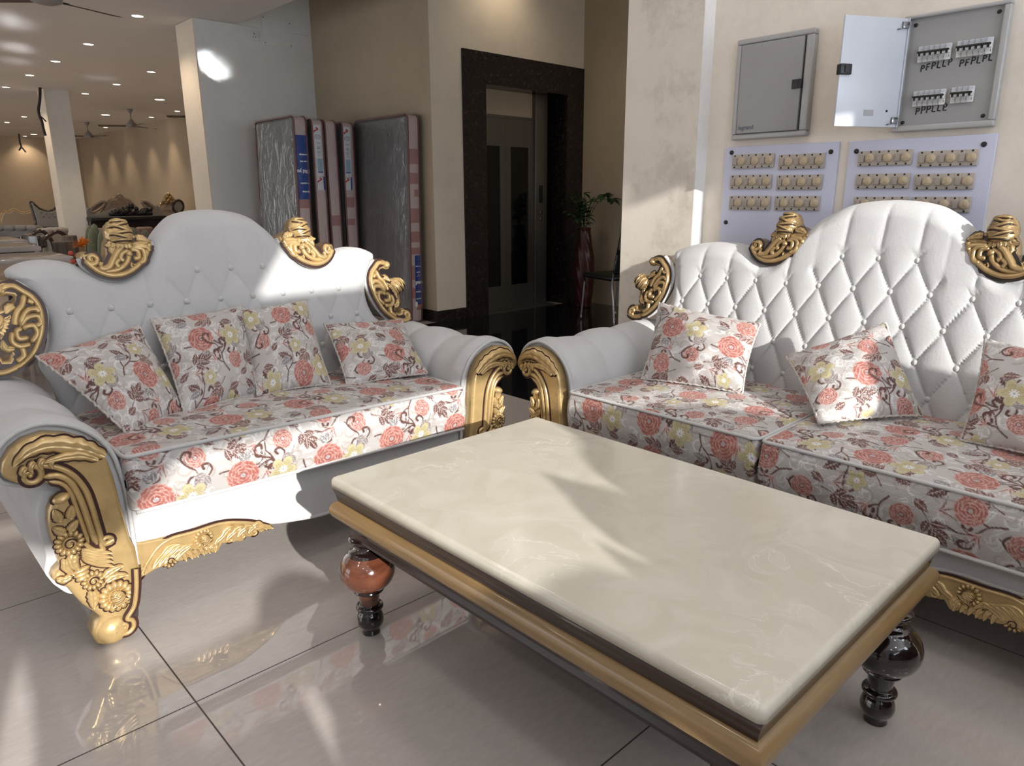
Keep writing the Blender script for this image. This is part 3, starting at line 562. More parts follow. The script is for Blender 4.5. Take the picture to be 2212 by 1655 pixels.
def arm_carving(sx):
    mb, Mf = carve(sx); d = .042
    mb.prism(ARM_GOLD, -.02, d, Mf, GOLD, .012)
    # foot thickening and ankle scroll
    r_dome(mb, Mf, (-.083, .045), .2, .046, .042, d-.012, .034, 0)
    r_spiral(mb, Mf, (-.060, .047), .026, 1.2, 1.25, .0065, d+.012, 1., -1, [(-.012, .205), (-.018, .15), (-.030, .10)])
    # crown leaf sweeping over the scroll
    r_leaf(mb, Mf, [(-.043, .533), (-.075, .558), (-.110, .576), (-.16, .590), (-.205, .580), (-.236, .555)], .024, d, .013, 7)
    r_leaf(mb, Mf, [(-.060, .528), (-.095, .548), (-.135, .553), (-.175, .550)], .014, d+.004, .011, 4)
    for q in ((-.150, .556), (-.172, .560), (-.192, .557), (-.210, .549)): r_leaf(mb, Mf, [q, (q[0]-.010, q[1]-.012), (q[0]-.008, q[1]-.026)], .009, d+.004, .010, 2, 5)
    # volute and the long fluted ridges
    r_spiral(mb, Mf, (-.205, .523), .026, 1.1, 1.1, .0080, d, 1., -1, [(-.052, .300), (-.075, .297), (-.082, .342), (-.088, .402), (-.097, .455), (-.118, .500), (-.150, .530)])
    r_tube(mb, Mf, [(-.180, .512), (-.150, .508), (-.126, .484), (-.112, .44), (-.104, .39), (-.098, .34), (-.090, .30)], .0085, d, 1.1)
    r_tube(mb, Mf, [(-.170, .498), (-.145, .485), (-.130, .46), (-.122, .41), (-.115, .36), (-.108, .31)], .006, d, 1.)
    r_spiral(mb, Mf, (-.064, .298), .018, 3.6, 1.0, .006, d, 1.2, -1, [(-.118, .315), (-.10, .288), (-.078, .280)])
    r_dome(mb, Mf, (-.150, .447), .3, .022, .013, d-.004, .022, 1.2)
    # leaves, rosettes and blossom swags on the lower half
    for c, a in (((-.166, .405), 1.9), ((-.135, .405), 1.3), ((-.168, .365), 2.4), ((-.135, .368), .8)): r_leaf(mb, Mf, [(c[0]-.014*math.cos(a), c[1]-.016*math.sin(a)), c, (c[0]+.016*math.cos(a), c[1]+.020*math.sin(a))], .013, d, .011, 4, 5)
    r_flower(mb, Mf, (-.150, .325), .034, d, .014, 14)
    for k in range(4): r_leaf(mb, Mf, [(-.128, .297-.006*k), (-.100, .280-.010*k), (-.060, .262-.013*k+.004)], .010, d, .009, 2, 6)
    r_leaf(mb, Mf, [(-.145, .292), (-.150, .270), (-.140, .245)], .017, d, .010, 4); r_leaf(mb, Mf, [(-.165, .288), (-.165, .262), (-.152, .235)], .012, d, .009, 3)
    for k in range(3): r_dome(mb, Mf, (-.135, .243-.011*k), .2, .022-.003*k, .008, d, .010, 1.2)
    r_flower(mb, Mf, (-.113, .205), .027, d, .012, 12)
    r_leaf(mb, Mf, [(-.088, .205), (-.066, .215), (-.038, .222)], .013, d, .010, 4); r_leaf(mb, Mf, [(-.085, .190), (-.060, .196), (-.030, .190)], .012, d, .010, 4)
    r_leaf(mb, Mf, [(-.118, .178), (-.118, .152), (-.122, .125)], .016, d, .010, 4); r_leaf(mb, Mf, [(-.160, .235), (-.178, .232), (-.192, .243)], .012, d, .010, 3)
    r_flower(mb, Mf, (-.066, .140), .043, d, .018, 16); r_rose(mb, Mf, (-.066, .142), .017, .3, d+.014, .012)
    return mb
def skirt_carving(sx):
    mb, Mf = carve(sx); d = .03
    mb.prism(SKIRT, -.012, d*.5, Mf, GOLD, .006); d = .014
    r_tube(mb, Mf, [(-.004, .138), (.012, .160), (.030, .188), (.062, .222), (.10, .236), (.16, .234), (.24, .234), (.31, .214), (.385, .180)], .006, d)
    for k in range(5): r_leaf(mb, Mf, [(.040+.016*k, .168+.001*k), (.062+.017*k, .190), (.088+.016*k, .212-.004*k), (.118+.014*k, .215-.010*k)], .011, d, .010, 2)
    r_spiral(mb, Mf, (.012, .162), .014, .5, 1.1, .0045, d, 1.2); r_flower(mb, Mf, (.088, .172), .022, d, .010, 10); r_flower(mb, Mf, (.186, .208), .030, d, .014, 14); r_rose(mb, Mf, (.186, .208), .013, .5, d+.010, .010)
    for k in range(6): r_leaf(mb, Mf, [(.120+.016*k, .190-.004*k), (.128+.016*k, .172), (.130+.017*k, .154)], .009, d, .008, 2, 5)
    for k in range(4): r_leaf(mb, Mf, [(.215+.034*k, .180), (.240+.034*k, .196), (.262+.034*k, .214-.010*k), (.285+.03*k, .206-.012*k)], .012, d, .010, 3)
    for k in range(3): r_spiral(mb, Mf, (.262+.038*k, .178-.002*k), .012, 2., 1.0, .004, d, 1.2)
    r_leaf(mb, Mf, [(.205, .19), (.216, .172), (.212, .152)], .013, d, .009, 3); r_leaf(mb, Mf, [(.335, .188), (.365, .182), (.396, .168)], .011, d, .008, 3)
    return mb
def crest_ornament(sx):
    mb, Mf = carve(sx); d = .052; C = lambda x, y: crest_pt(x, y)
    mb.prism([C(*p) for p in CREST_PX], -.035, d-.014, Mf, GOLD, .010, DARK); e = d-.016
    r_spiral(mb, Mf, C(812, 505), .0185, 3.9, 1.2, .0096, e, 1.3, 1, [C(1330, 372), C(1290, 470), C(1230, 545), C(1150, 605), C(1060, 640), C(970, 645), C(880, 620), C(810, 575), C(768, 530)])
    r_tube(mb, Mf, [C(1140, 440), C(1130, 510), C(1080, 570), C(1000, 605), C(915, 605), C(850, 575)], .0100, e, 1.3)
    r_tube(mb, Mf, [C(1090, 400), C(1040, 440), C(990, 520), C(960, 570), C(905, 590), C(865, 570)], .0110, e+.004, 1.3)
    r_dome(mb, Mf, C(1140, 455), .5, .012, .014, e+.004, .014, 1.2, 8)
    for q in ([C(1140, 425), C(1080, 455), C(1065, 500), C(1095, 520)], [C(1150, 420), C(1215, 430), C(1225, 490), C(1175, 500)], [C(1160, 405), C(1265, 420), C(1275, 510), C(1220, 540)], [C(1170, 395), C(1300, 400), C(1320, 440)], [C(1060, 500), C(1020, 540), C(1050, 580)]): r_tube(mb, Mf, q, .0096, e+.002, 1.3)
    r_spiral(mb, Mf, C(1180, 560), .010, 2., 1.1, .0045, e+.003, 1.3); r_dome(mb, Mf, C(1025, 570), .6, .012, .007, e, .009, 1.2)
    for k in range(3): r_leaf(mb, Mf, [C(1180, 375), C(1260, 365+14*k), C(1345, 345+26*k)], .009, e, .010, 2)
    r_leaf(mb, Mf, [C(1010, 470), C(1000, 420), C(1030, 380)], .013, e, .011, 4); r_leaf(mb, Mf, [C(1215, 320), C(1270, 325), C(1330, 345)], .014, e, .012, 4); r_leaf(mb, Mf, [C(880, 565), C(890, 545), C(905, 535)], .008, e+.006, .008, 3)
    a0, b0 = C(1080, 270); r_rose(mb, Mf, (a0, b0), .040, -.12, d-.030, .040)
    return mb
def side_ornament(sx):
    mb, Mf = carve(sx); d = .046; C = lambda x, y: side_pt(x, y); e = d-.016
    mb.prism([C(*p) for p in SIDE_PX], -.03, d-.014, Mf, GOLD, .009, DARK)
    r_tube(mb, Mf, [C(1735, 690), C(1690, 655), C(1630, 650), C(1580, 700), C(1520, 780), C(1490, 900), C(1510, 1050), C(1560, 1180), C(1630, 1290), C(1720, 1360), C(1810, 1390)], .0092, e, 1.4); r_dome(mb, Mf, C(1730, 672), .4, .017, .014, e, .018, 1.15)
    r_spiral(mb, Mf, C(1890, 1318), .0155, 4.2, 1.15, .0096, e, 1.3, 1, [C(1760, 1380), C(1850, 1395), C(1925, 1360)])
    r_tube(mb, Mf, [C(1570, 740), C(1600, 830), C(1650, 890), C(1680, 960), C(1690, 1010)], .0096, e+.002, 1.3)
    for q in ([C(1660, 1010), C(1590, 900), C(1520, 890), C(1500, 930)], [C(1660, 1030), C(1600, 960), C(1520, 960), C(1515, 1030), C(1560, 1050)], [C(1640, 1040), C(1570, 1040), C(1560, 1120), C(1620, 1190)], [C(1650, 1050), C(1690, 1060), C(1690, 1130), C(1620, 1140)], [C(1720, 1060), C(1740, 1140), C(1700, 1200), C(1620, 1200)], [C(1690, 1210), C(1690, 1290), C(1750, 1330)], [C(1560, 800), C(1520, 830)]): r_tube(mb, Mf, q, .0096, e+.002, 1.3)
    r_dome(mb, Mf, C(1630, 1040), .5, .010, .012, e+.003, .012, 1.2, 8); r_leaf(mb, Mf, [C(1740, 1210), C(1790, 1190), C(1800, 1110)], .014, e, .011, 4); r_leaf(mb, Mf, [C(1660, 830), C(1700, 850), C(1730, 890)], .014, e, .012, 4)
    r_rose(mb, Mf, C(1835, 945), .032, -1.05, d-.028, .034)
    return mb

CREST_RIM = [(715,505),(735,560),(785,607),(850,648),(920,680),(1000,688),(1095,664),(1182,614),(1252,554),(1315,480),(1360,402),(1374,350)]
SIDE_RIM = [(1600,622),(1520,698),(1468,790),(1450,900),(1466,1022),(1506,1142),(1568,1265),(1632,1348),(1700,1392)]
# ------------------------------------------------------------------ sofas
def arm_upholstery(sx, inner, depth):
    O = cat_rom(ARM_BODY, 5, True); n = len(O); E = np.roll(O, -1, 0)-np.roll(O, 1, 0); E /= np.linalg.norm(E, axis=1)[:, None]; Nn = np.stack([E[:, 1], -E[:, 0]], 1)
    c = O.mean(0); 
    if np.sum((O-c)*Nn) < 0: Nn = -Nn
    arc = np.cumsum(np.linalg.norm(O-np.roll(O, 1, 0), axis=1)); seams = [0.0, .235, .44, depth]; V = np.unique(np.concatenate([np.linspace(0, .05, 12), np.linspace(.05, depth, 64)])); G = []
    up = np.clip((O[:, 1]-.30)/.20, 0, 1)
    for v in V:
        k = max(i for i in range(3) if v >= seams[i]-1e-9); fr = (v-seams[k])/(seams[k+1]-seams[k]); b = .024*(math.sin(PI*min(max(fr, 0), 1))**.40)-.016
        if k == 0: b = .024*min(1, (v/.05+.0))**.5*(math.sin(PI*min(.5+fr*.5, 1))**.40)-.016*(1 if v > .1 else v/.1)-.004
        gather = .0014*np.sin(arc*520)*math.exp(-((v-.012)/.022)**2)
        Q = O+Nn*((b*up)+gather*up)[:, None]; G.append([(sx*a-sx*inner if sx > 0 else sx*a+inner, .004+v, z) for a, z in Q])
    mb = MB(); mb.grid(np.array(G), 0, cv=True)
    for g, fl in ((G[0], 1), (G[-1], 0)): mb.add(g, [tuple(range(n))[::-1 if fl else 1]], 0, False)
    pts = [((a*1.0)*sx-(inner if sx > 0 else -inner), -.002, z) for a, z in cat_rom(ARM_BODY[:16], 5)]
    return mb, pts
def make_sofa(name, label, loc, rz, inner, top, side, vb, lat, T, cushions, ztop, zbot, tilt, crest_a, side_a, depth, gold):
    GM = [M['gold'], M['gold_dark']] if gold else [M['bronze'], M['bronze_dark']]
    GA = [M['gold'], M['gold_dark']]
    root = thing(name, label, 'sofa', loc, rz)
    for sx in (1, -1):
        am, pts = arm_upholstery(sx, inner, depth-.06); ao = am.build('armrest', M['velvet'], root)
        MB().tube(pts, .0065, 8).build('piping', M['velvet_piping'], ao)
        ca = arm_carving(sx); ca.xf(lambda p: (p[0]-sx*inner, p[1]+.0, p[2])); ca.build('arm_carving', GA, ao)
    ap = [(0, .256), (.021, .251), (.085, .246), (.148, .245), (.206, .247), (.272, .237), (.347, .211), (.40, .180), (.50, .160), (inner, .150)]
    low = [(-inner+a, b) for a, b in ap]+[(inner-a, b) for a, b in ap[::-1][1:]]; low = cat_rom(low, 4)
    b = MB(); b.prism([(-inner-.01, .36)]+[tuple(p) for p in low]+[(inner+.01, .36)], -.09, -.006, lambda a, z, d: (a, -d, z), 0, .006)
    b.box((-inner-.08, .08, .20), (inner+.08, depth-.06, .36), 0, .02); bo = b.build('seat_base', M['velvet'], root)
    MB().tube([(a, .008, z+.002) for a, z in low], .0065, 8).build('piping', M['velvet_piping'], bo)
    for sx in (1, -1):
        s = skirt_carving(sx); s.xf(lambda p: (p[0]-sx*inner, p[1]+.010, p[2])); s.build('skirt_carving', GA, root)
        l = MB(); l.lathe([(.0, .22), (.03, .22), (.034, .16), (.022, .10), (.03, .05), (.02, 0), (0, 0)], (sx*(inner+.06), depth-.10, 0), 16); l.build('rear_leg', GA, root)
    # tufted back
    W = max(side, key=lambda s: s[0])[0]; na, ntt = 300, 210
    A = np.linspace(-1, 1, na); t = np.linspace(0, 1, ntt); aa, tt = np.meshgrid(A, t, indexing='ij')
    tx = np.array([p[0] for p in top]); tz = np.array([p[1] for p in top]); fine = cat_rom(top, 10)
    zt = np.interp(np.abs(aa)*tx[-1], fine[:, 0], fine[:, 1]); z0 = .30; zz = z0+tt*(zt-z0)
    sf = cat_rom(sorted([(z, u) for u, z in side]), 6); ue = np.interp(zz, sf[:, 0], sf[:, 1]); uu = aa*ue
    uu = np.where(tt > .8, uu*(1-(tt-.8)/.2)+(aa*np.interp(zz, sf[:, 0], sf[:, 1]))*(tt-.8)/.2, uu)
    u0, z1, du, dz = lat; av = (uu-u0)/du; bv = (z1-zz)/(2*dz); p_, q_ = av+bv, av-bv
    e = .24; hump = np.clip((.235-np.abs(uu))/.05, 0, 1); zr = z1-dz*(1-hump)
    dia = np.abs(np.sin(PI*p_))**e*np.abs(np.sin(PI*q_))**e; pl = np.where(hump > .5, np.abs(np.sin(PI*av))**.25, np.abs(np.sin(PI*(av+.5)))**.25)
    w = np.clip((zz-zr+.008)/.05, 0, 1); hgt = dia*(1-w)+(.25+.75*pl)*w
    de = np.minimum((1-np.abs(aa))*ue, (1-tt)*(zt-z0)); er = np.clip(de/.060, 0, 1); edge = .055*(1-np.sqrt(np.clip(1-(1-er)**2, 0, 1)))
    hgt = hgt*np.clip(de/.05, 0, 1)**.6+.55*(1-np.clip(de/.05, 0, 1)**.6)
    vv = vb+(zz-.6)*.28-T*(hgt-.5)+edge; Pf = np.stack([uu, vv, zz+tilt*uu], -1)
    Pb = Pf.copy(); Pb[..., 1] = vb+(zz-.6)*.28+.115-edge*.6
    bk = np_grid_obj('backrest', Pf, M['velvet'], root, extra=(Pb, Pb) if False else None)
    sh = MB()
    ring = np.concatenate([Pf[0, :], Pf[1:, -1], Pf[-1, ::-1][1:]]); ringb = np.concatenate([Pb[0, :], Pb[1:, -1], Pb[-1, ::-1][1:]])
    sh.grid(np.stack([ring, ringb])); sh.grid(Pb[::6, ::6][:, :], 0, flip=True); sh.build('back_shell', M['velvet'], root)
    btn = MB(); btn.lathe([(0, .0085), (.005, .0078), (.0095, .0045), (.0118, 0), (.0105, -.004)], (0, 0, 0), 16).xf(lambda p: (p[0], -p[2], p[1])); b0 = None; nb = 0
    for k in range(0, 5):
        for n in range(-9, 10):
            u = u0+(n+.5*(k % 2))*du; z = z1-k*dz; lim = np.interp(z, sf[:, 0], sf[:, 1])-.055
            if abs(u) > lim or (k == 0 and abs(u-u0) > .19) or z > np.interp(abs(u), fine[:, 0], fine[:, 1])-.055: continue
            v = vb+(z-.6)*.28+T*.5-.004
            if b0 is None: b0 = btn.build('button', M['velvet_piping'], bk); o = b0
            else: o = inst(b0, bk)
            o.location = (u, v, z+tilt*u); o.rotation_euler = (-.27, 0, 0); nb += 1
    for sx in (1, -1):
        cr = crest_ornament(1 if sx > 0 else -1); ox, oz = crest_a; vc = vb+(oz+.05-.6)*.28
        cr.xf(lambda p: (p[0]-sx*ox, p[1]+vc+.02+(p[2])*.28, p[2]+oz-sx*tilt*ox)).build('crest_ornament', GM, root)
        rm = MB(); rm.tube(cat_rom([(crest_pt(*p)[0]*sx, -.014, crest_pt(*p)[1]) for p in CREST_RIM], 5), .0095, 8); rm.xf(lambda p: (p[0]-sx*ox, p[1]+vc+.02+p[2]*.28, p[2]+oz-sx*tilt*ox)).build('ornament_rim', M['velvet_piping'], root)
        so = side_ornament(-1 if sx > 0 else 1); ox2, oz2 = side_a; vs = vb+(oz2-.6)*.28
        so.xf(lambda p: (p[0]-sx*ox2, p[1]+vs+.035+p[2]*.28, p[2]+oz2-sx*tilt*ox2)).build('side_ornament', GM, root)
        s2 = -1 if sx > 0 else 1; rm = MB(); rm.tube(cat_rom([(side_pt(*p)[0]*s2, -.014, side_pt(*p)[1]) for p in SIDE_RIM], 5), .0095, 8); rm.xf(lambda p: (p[0]-sx*ox2, p[1]+vs+.035+p[2]*.28, p[2]+oz2-sx*tilt*ox2)).build('ornament_rim', M['velvet_piping'], root)
    # seat cushions
    for ci, (ua, ub, vf, uo) in enumerate(cushions):
        zt_, zb_ = ztop, zbot; r = .018; vbk = vb-.02
        prof = [(vbk, zb_+.02), (vbk, zt_-.02), (vbk-.02, zt_)]+[(v, zt_) for v in np.linspace(vbk-.05, vf+r+.02, 12)]+[(vf+r, zt_-.001), (vf+r*.3, zt_-r*.3), (vf, zt_-r)]+[(vf-.010*math.sin(PI*q), zt_-r-(zt_-zb_-2*r)*q) for q in np.linspace(.1, .9, 7)]+[(vf, zb_+r), (vf+r*.3, zb_+r*.3), (vf+r, zb_), (vf+.1, zb_)]
        prof = np.array(prof); seg = np.linalg.norm(np.diff(prof, axis=0), axis=1); cum = np.concatenate([[0], np.cumsum(seg)]); ns = int(cum[-1]/.0026); S = np.linspace(0, cum[-1], ns)
        pv = np.interp(S, cum, prof[:, 0]); pz = np.interp(S, cum, prof[:, 1]); nu = int((ub-ua)/.0026); U = np.linspace(ua, ub, nu)
        UU, _ = np.meshgrid(U, S, indexing='ij'); VV = np.tile(pv, (nu, 1)); ZZ = np.tile(pz, (nu, 1))
        en = np.minimum(UU-ua, ub-UU); k = np.clip(1-en/.022, 0, 1); sh_ = .020*(1-np.sqrt(np.clip(1-k*k, 0, 1))); cv_, cz = (vf+vbk)/2, (zt_+zb_)/2
        VV = VV+np.sign(cv_-VV)*np.minimum(np.abs(cv_-VV), sh_)*(np.abs(VV-cv_) > (vbk-vf)/2-.03); ZZ = ZZ-np.sign(ZZ-cz)*sh_
        crown = .016*np.sin(PI*np.clip((UU-ua)/(ub-ua), 0, 1))**.6*np.sin(PI*np.clip((VV-vf)/(vbk-vf), 0, 1))**.7; wr = .0022*np.sin(UU*21+3*np.sin(VV*14+ci))*np.sin(VV*17+2*np.sin(UU*9))
        topm = (ZZ > zt_-.03); ZZ = ZZ+np.where(topm, crown+wr, 0); VV = VV-np.where((~topm) & (VV < vf+.02), .0025*np.sin(UU*26+ci)*np.sin((ZZ-zb_)*40), 0)
        ZZ = ZZ+tilt*1.6*UU
        co = floral(UU+uo, np.tile(S, (nu, 1))+.07*ci+uo*.3)
        c = np_grid_obj('seat_cushion', np.stack([UU, VV, ZZ], -1), M['floral'], root, co)
        pp = []
        for u in np.linspace(ua+.016, ub-.016, 30): pp.append((u, vf+.004, zt_-.004+tilt*1.6*u))
        e0 = [(ua+.004, v, zt_-.006+tilt*1.6*ua) for v in np.linspace(vbk-.05, vf+.03, 10)]; e1 = [(ub-.004, v, zt_-.006+tilt*1.6*ub) for v in np.linspace(vf+.03, vbk-.05, 10)]
        pm = MB(); pm.tube(cat_rom(e0+pp+e1, 3), .0058, 8); pm.tube([(u, vf+.003, zb_+.004+tilt*1.6*u) for u in np.linspace(ua+.012, ub-.012, 30)], .0055, 8); pm.build('piping', M['velvet_piping'], c)
        for q in (0, -1):
            R_ = np.stack([UU[q], VV[q], ZZ[q]], -1)[::6]; MB().add(R_, [tuple(range(len(R_)))], 0, False).build('cushion_side', M['velvet'], c)
    return root
topL = [(0, 1.128), (.075, 1.121), (.14, 1.102), (.19, 1.062), (.222, 1.025), (.243, .992), (.266, .962), (.30, .930), (.345, .910), (.385, .905), (.42, .918), (.455, .944), (.50, .964), (.555, .972), (.61, .966), (.645, .952), (.66, .94)]
sideL = [(.655, 1.2), (.66, .95), (.645, .915), (.615, .87), (.585, .80), (.583, .74), (.60, .69), (.625, .65), (.60, .55), (.59, .30)]
SL = make_sofa('carved_sofa', 'white velvet sofa with one long floral seat and four throw pillows, left of the table', (1.05, 2.013, 0), 0, .584, topL, sideL, .537, (.02, .920, .1205, .105), .011,
               [(-.582, .582, -.034, .1)], .502, .335, -.013, (.386, .912), (.592, .80), .80, True)
topR = [(0, 1.152), (.08, 1.146), (.15, 1.130), (.21, 1.098), (.25, 1.066), (.285, 1.020), (.31, .985), (.34, .950), (.375, .926), (.41, .922), (.445, .935), (.485, .962), (.55, .980), (.63, .984), (.72, .976), (.79, .958), (.83, .937)]
sideR = [(.83, 1.2), (.832, .937), (.825, .90), (.81, .83), (.80, .75), (.81, .69), (.825, .65), (.80, .55), (.77, .30)]
SR = make_sofa('carved_sofa', 'wider white tufted sofa with two floral seat cushions under the switchboards', (1.915, .945, 0), -PI/2, .757, topR, sideR, .60, (.006, .958, .1225, .1075), .020,
               [(-.754, -.003, -.036, .21), (.003, .754, -.036, .33)], .480, .312, 0., (.405, .922), (.815, .80), .84, False)
# ------------------------------------------------------------------ throw pillows
def pillow(label, TL, TR, BR_, BL_, thick, uo, vo, rot, su=.36, sv=.36):
    TL, TR, BR_, BL_ = (np.array(p, float) for p in (TL, TR, BR_, BL_)); n = 150; s = np.linspace(-1, 1, n); A, B = np.meshgrid(s, s, indexing='ij')
    pin = lambda x, y: x*(1-.055*(1-y*y)*np.abs(x)**2)
    a, b = pin(A, B), pin(B, A); fa, fb = (a+1)/2, (b+1)/2
    P = (BL_*((1-fa)*(1-fb))[..., None]+BR_*(fa*(1-fb))[..., None]+TL*((1-fa)*fb)[..., None]+TR*(fa*fb)[..., None])
    nv = np.cross(BR_-BL_, TL-BL_); nv /= np.linalg.norm(nv); h = thick*(np.clip((1-A**2), 0, 1)**.55)*(np.clip((1-B**2), 0, 1)**.55)
    wr = .0035*np.sin(A*9+3*B+uo*50)*np.sin(B*11-2*A+vo*30)*(1-(A*A+B*B)/2)+.003*np.sin(16*np.arctan2(B, A))*np.clip(np.maximum(abs(A), abs(B))-.55, 0, 1)*(1-np.maximum(abs(A), abs(B)))*6
    Pf = P+nv*(h+wr*(h > .004))[..., None]; Pb = P-nv*(h*.55)[..., None]
    x, y = A*su/2, B*sv/2; c_, s_ = math.cos(rot), math.sin(rot); co = floral(x*c_-y*s_+uo, x*s_+y*c_+vo)
    o = np_grid_obj('throw_pillow', Pf, M['floral'], None, co, extra=(Pb[::3, ::3], co[::3, ::3]))
    tag(o, label, 'pillow', 'floral throw pillows on the sofas')
    ed = np.concatenate([P[:, 0], P[-1, 1:], P[::-1, -1][1:], P[0, ::-1][1:-1]])[::3]; k = np.arange(len(ed)); ed = ed+np.outer(np.sin(k*1.9)*.0022, nv)+.0012*np.sin(k*2.7)[:, None]
    MB().tube(np.concatenate([ed, ed[:1]]), .0042, 6).build('piped_edge', M['pillow_edge'], o); return o
M['pillow_edge'] = pbr('silver_beige_piping', (.46, .42, .39), .5, var=.3, scale=60)
fl = 'floral pillow '
pillow(fl+'leaning on the left arm of the left sofa, leftmost of the four', (.398, 2.49, .713), (.70, 2.515, .766), (.735, 2.285, .515), (.535, 2.175, .515), .062, .05, .36, .35)
pillow(fl+'second from the left on the left sofa, upright beside a taller pillow', (.741, 2.53, .779), (1.055, 2.535, .790), (.992, 2.315, .515), (.722, 2.255, .515), .058, .14, .02, .1)
pillow(fl+'third on the left sofa, its peaked corner highest against the backrest', (1.034, 2.52, .780), (1.300, 2.525, .790), (1.238, 2.265, .515), (.975, 2.29, .515), .058, .33, .21, -.1)
pillow(fl+'at the right end of the left sofa, slumped low beside the arm', (1.345, 2.48, .695), (1.701, 2.475, .672), (1.612, 2.185, .505), (1.284, 2.23, .505), .055, .02, .12, .25)
pillow(fl+'at the left end of the tufted sofa, beside its arm', (2.425, 1.695, .748), (2.415, 1.245, .718), (2.24, 1.20, .498), (2.165, 1.578, .495), .062, .21, .30, .12, .40, .34)
pillow(fl+'tilted onto its corner in the middle of the tufted sofa', (2.365, 1.115, .625), (2.43, .825, .772), (2.40, .672, .500), (2.09, .862, .500), .062, .06, .10, .25)
pillow(fl+'half cut off at the right edge of the photo on the tufted sofa', (2.425, .545, .757), (2.42, .20, .730), (2.18, .17, .500), (2.235, .522, .497), .062, .27, .07, -.2)
# ------------------------------------------------------------------ coffee table
tb = thing('coffee_table', 'low coffee table with cream onyx top, gold moulding and dark turned legs', 'coffee table', (1.239, .994, 0))
TX, TY, TZ = .386, .611, .46
def ring_sweep(prof, hx, hy, mb, mat=0, rc=0., smooth=True):
    """profile (outset, z) swept round a rectangle with mitred corners"""
    cor = [(-1, -1), (1, -1), (1, 1), (-1, 1)]; P = [[(sx*(hx+o), sy*(hy+o), z) for sx, sy in cor] for o, z in prof]
    n = len(prof)
    for k in range(4):
        k2 = (k+1) % 4; mb.grid([[P[i][k], P[i][k2]] for i in range(n)], mat, smooth=smooth, flip=True)
    return mb
top = MB(); bm = bmesh.new(); th = .027
def rrect(hx, hy, r, n=6):
    return [(sx*(hx-r)+r*math.cos(a0+PI/2*k/n), sy*(hy-r)+r*math.sin(a0+PI/2*k/n)) for sx, sy, a0 in ((1, 1, 0), (-1, 1, PI/2), (-1, -1, PI), (1, -1, 1.5*PI)) for k in range(n+1)]
bm.free(); top.prism(rrect(TX, TY, .014), TZ-th, TZ, lambda a, b, d: (a, b, d), 0, .012); top.build('onyx_top', M['onyx'], tb)
cv = MB(); ring_sweep([(-.03, TZ-th), (-.003, TZ-th), (-.004, TZ-th-.006), (-.010, TZ-th-.024), (-.013, TZ-th-.041), (-.06, TZ-th-.042)], TX, TY, cv, smooth=False); cv.build('cove_band', M['table_dark'], tb)
gm = MB(); zc_ = TZ-th-.041-.027; ring_sweep([(-.06, zc_+.027)]+[(-.018+.023*math.cos(a)*1.0, zc_+.027*math.sin(a)) for a in np.linspace(PI/2, -PI/2, 12)]+[(-.06, zc_-.027)], TX, TY, gm); gm.build('gold_moulding', M['table_gold'], tb)
apn = MB(); z0 = zc_-.027; ring_sweep([(-.06, z0), (-.026, z0), (-.026, z0-.006), (-.034, z0-.012), (-.036, z0-.032), (-.030, z0-.042), (-.030, z0-.050), (-.07, z0-.050), (-.07, z0)], TX, TY, apn, smooth=False)
apn.box((-TX+.07, -TY+.07, z0-.01), (TX-.07, TY-.07, z0+.03)); apn.build('apron', M['table_dark'], tb)
legp = [(.0, .272), (.040, .272), (.040, .262), (.030, .256), (.028, .248), (.034, .240), (.043, .236), (.048, .229), (.062, .214), (.0705, .194), (.0705, .172), (.061, .150), (.044, .136), (.039, .132), (.041, .127), (.037, .122), (.028, .118), (.027, .106), (.025, .090), (.026, .084), (.033, .082), (.036, .076), (.033, .070), (.026, .067), (.031, .058), (.035, .044), (.034, .030), (.027, .018), (.023, .014), (.024, .004), (.022, 0), (0, 0)]
zs = (z0-.050)/.272; legp = [(r*1.05, z*zs) for r, z in legp]; ins = .061
def leg(sx, sy):
    l = MB(); pr = legp; fine = [tuple(p) for p in cat_rom(pr, 3)]; l.lathe([(max(0, a), b) for a, b in fine], (sx*(TX-ins), sy*(TY-ins), 0), 40)
    o = l.build('leg', [M['leg_dark'], M['leg_brown']], tb)
    if (sx, sy) == (-1, 1):
        for p in o.data.polygons:
            z = p.center.z/zs
            if .137 < z < .228 or .088 < z < .117: p.material_index = 1
    return o
for sx in (-1, 1):
    for sy in (-1, 1): leg(sx, sy)
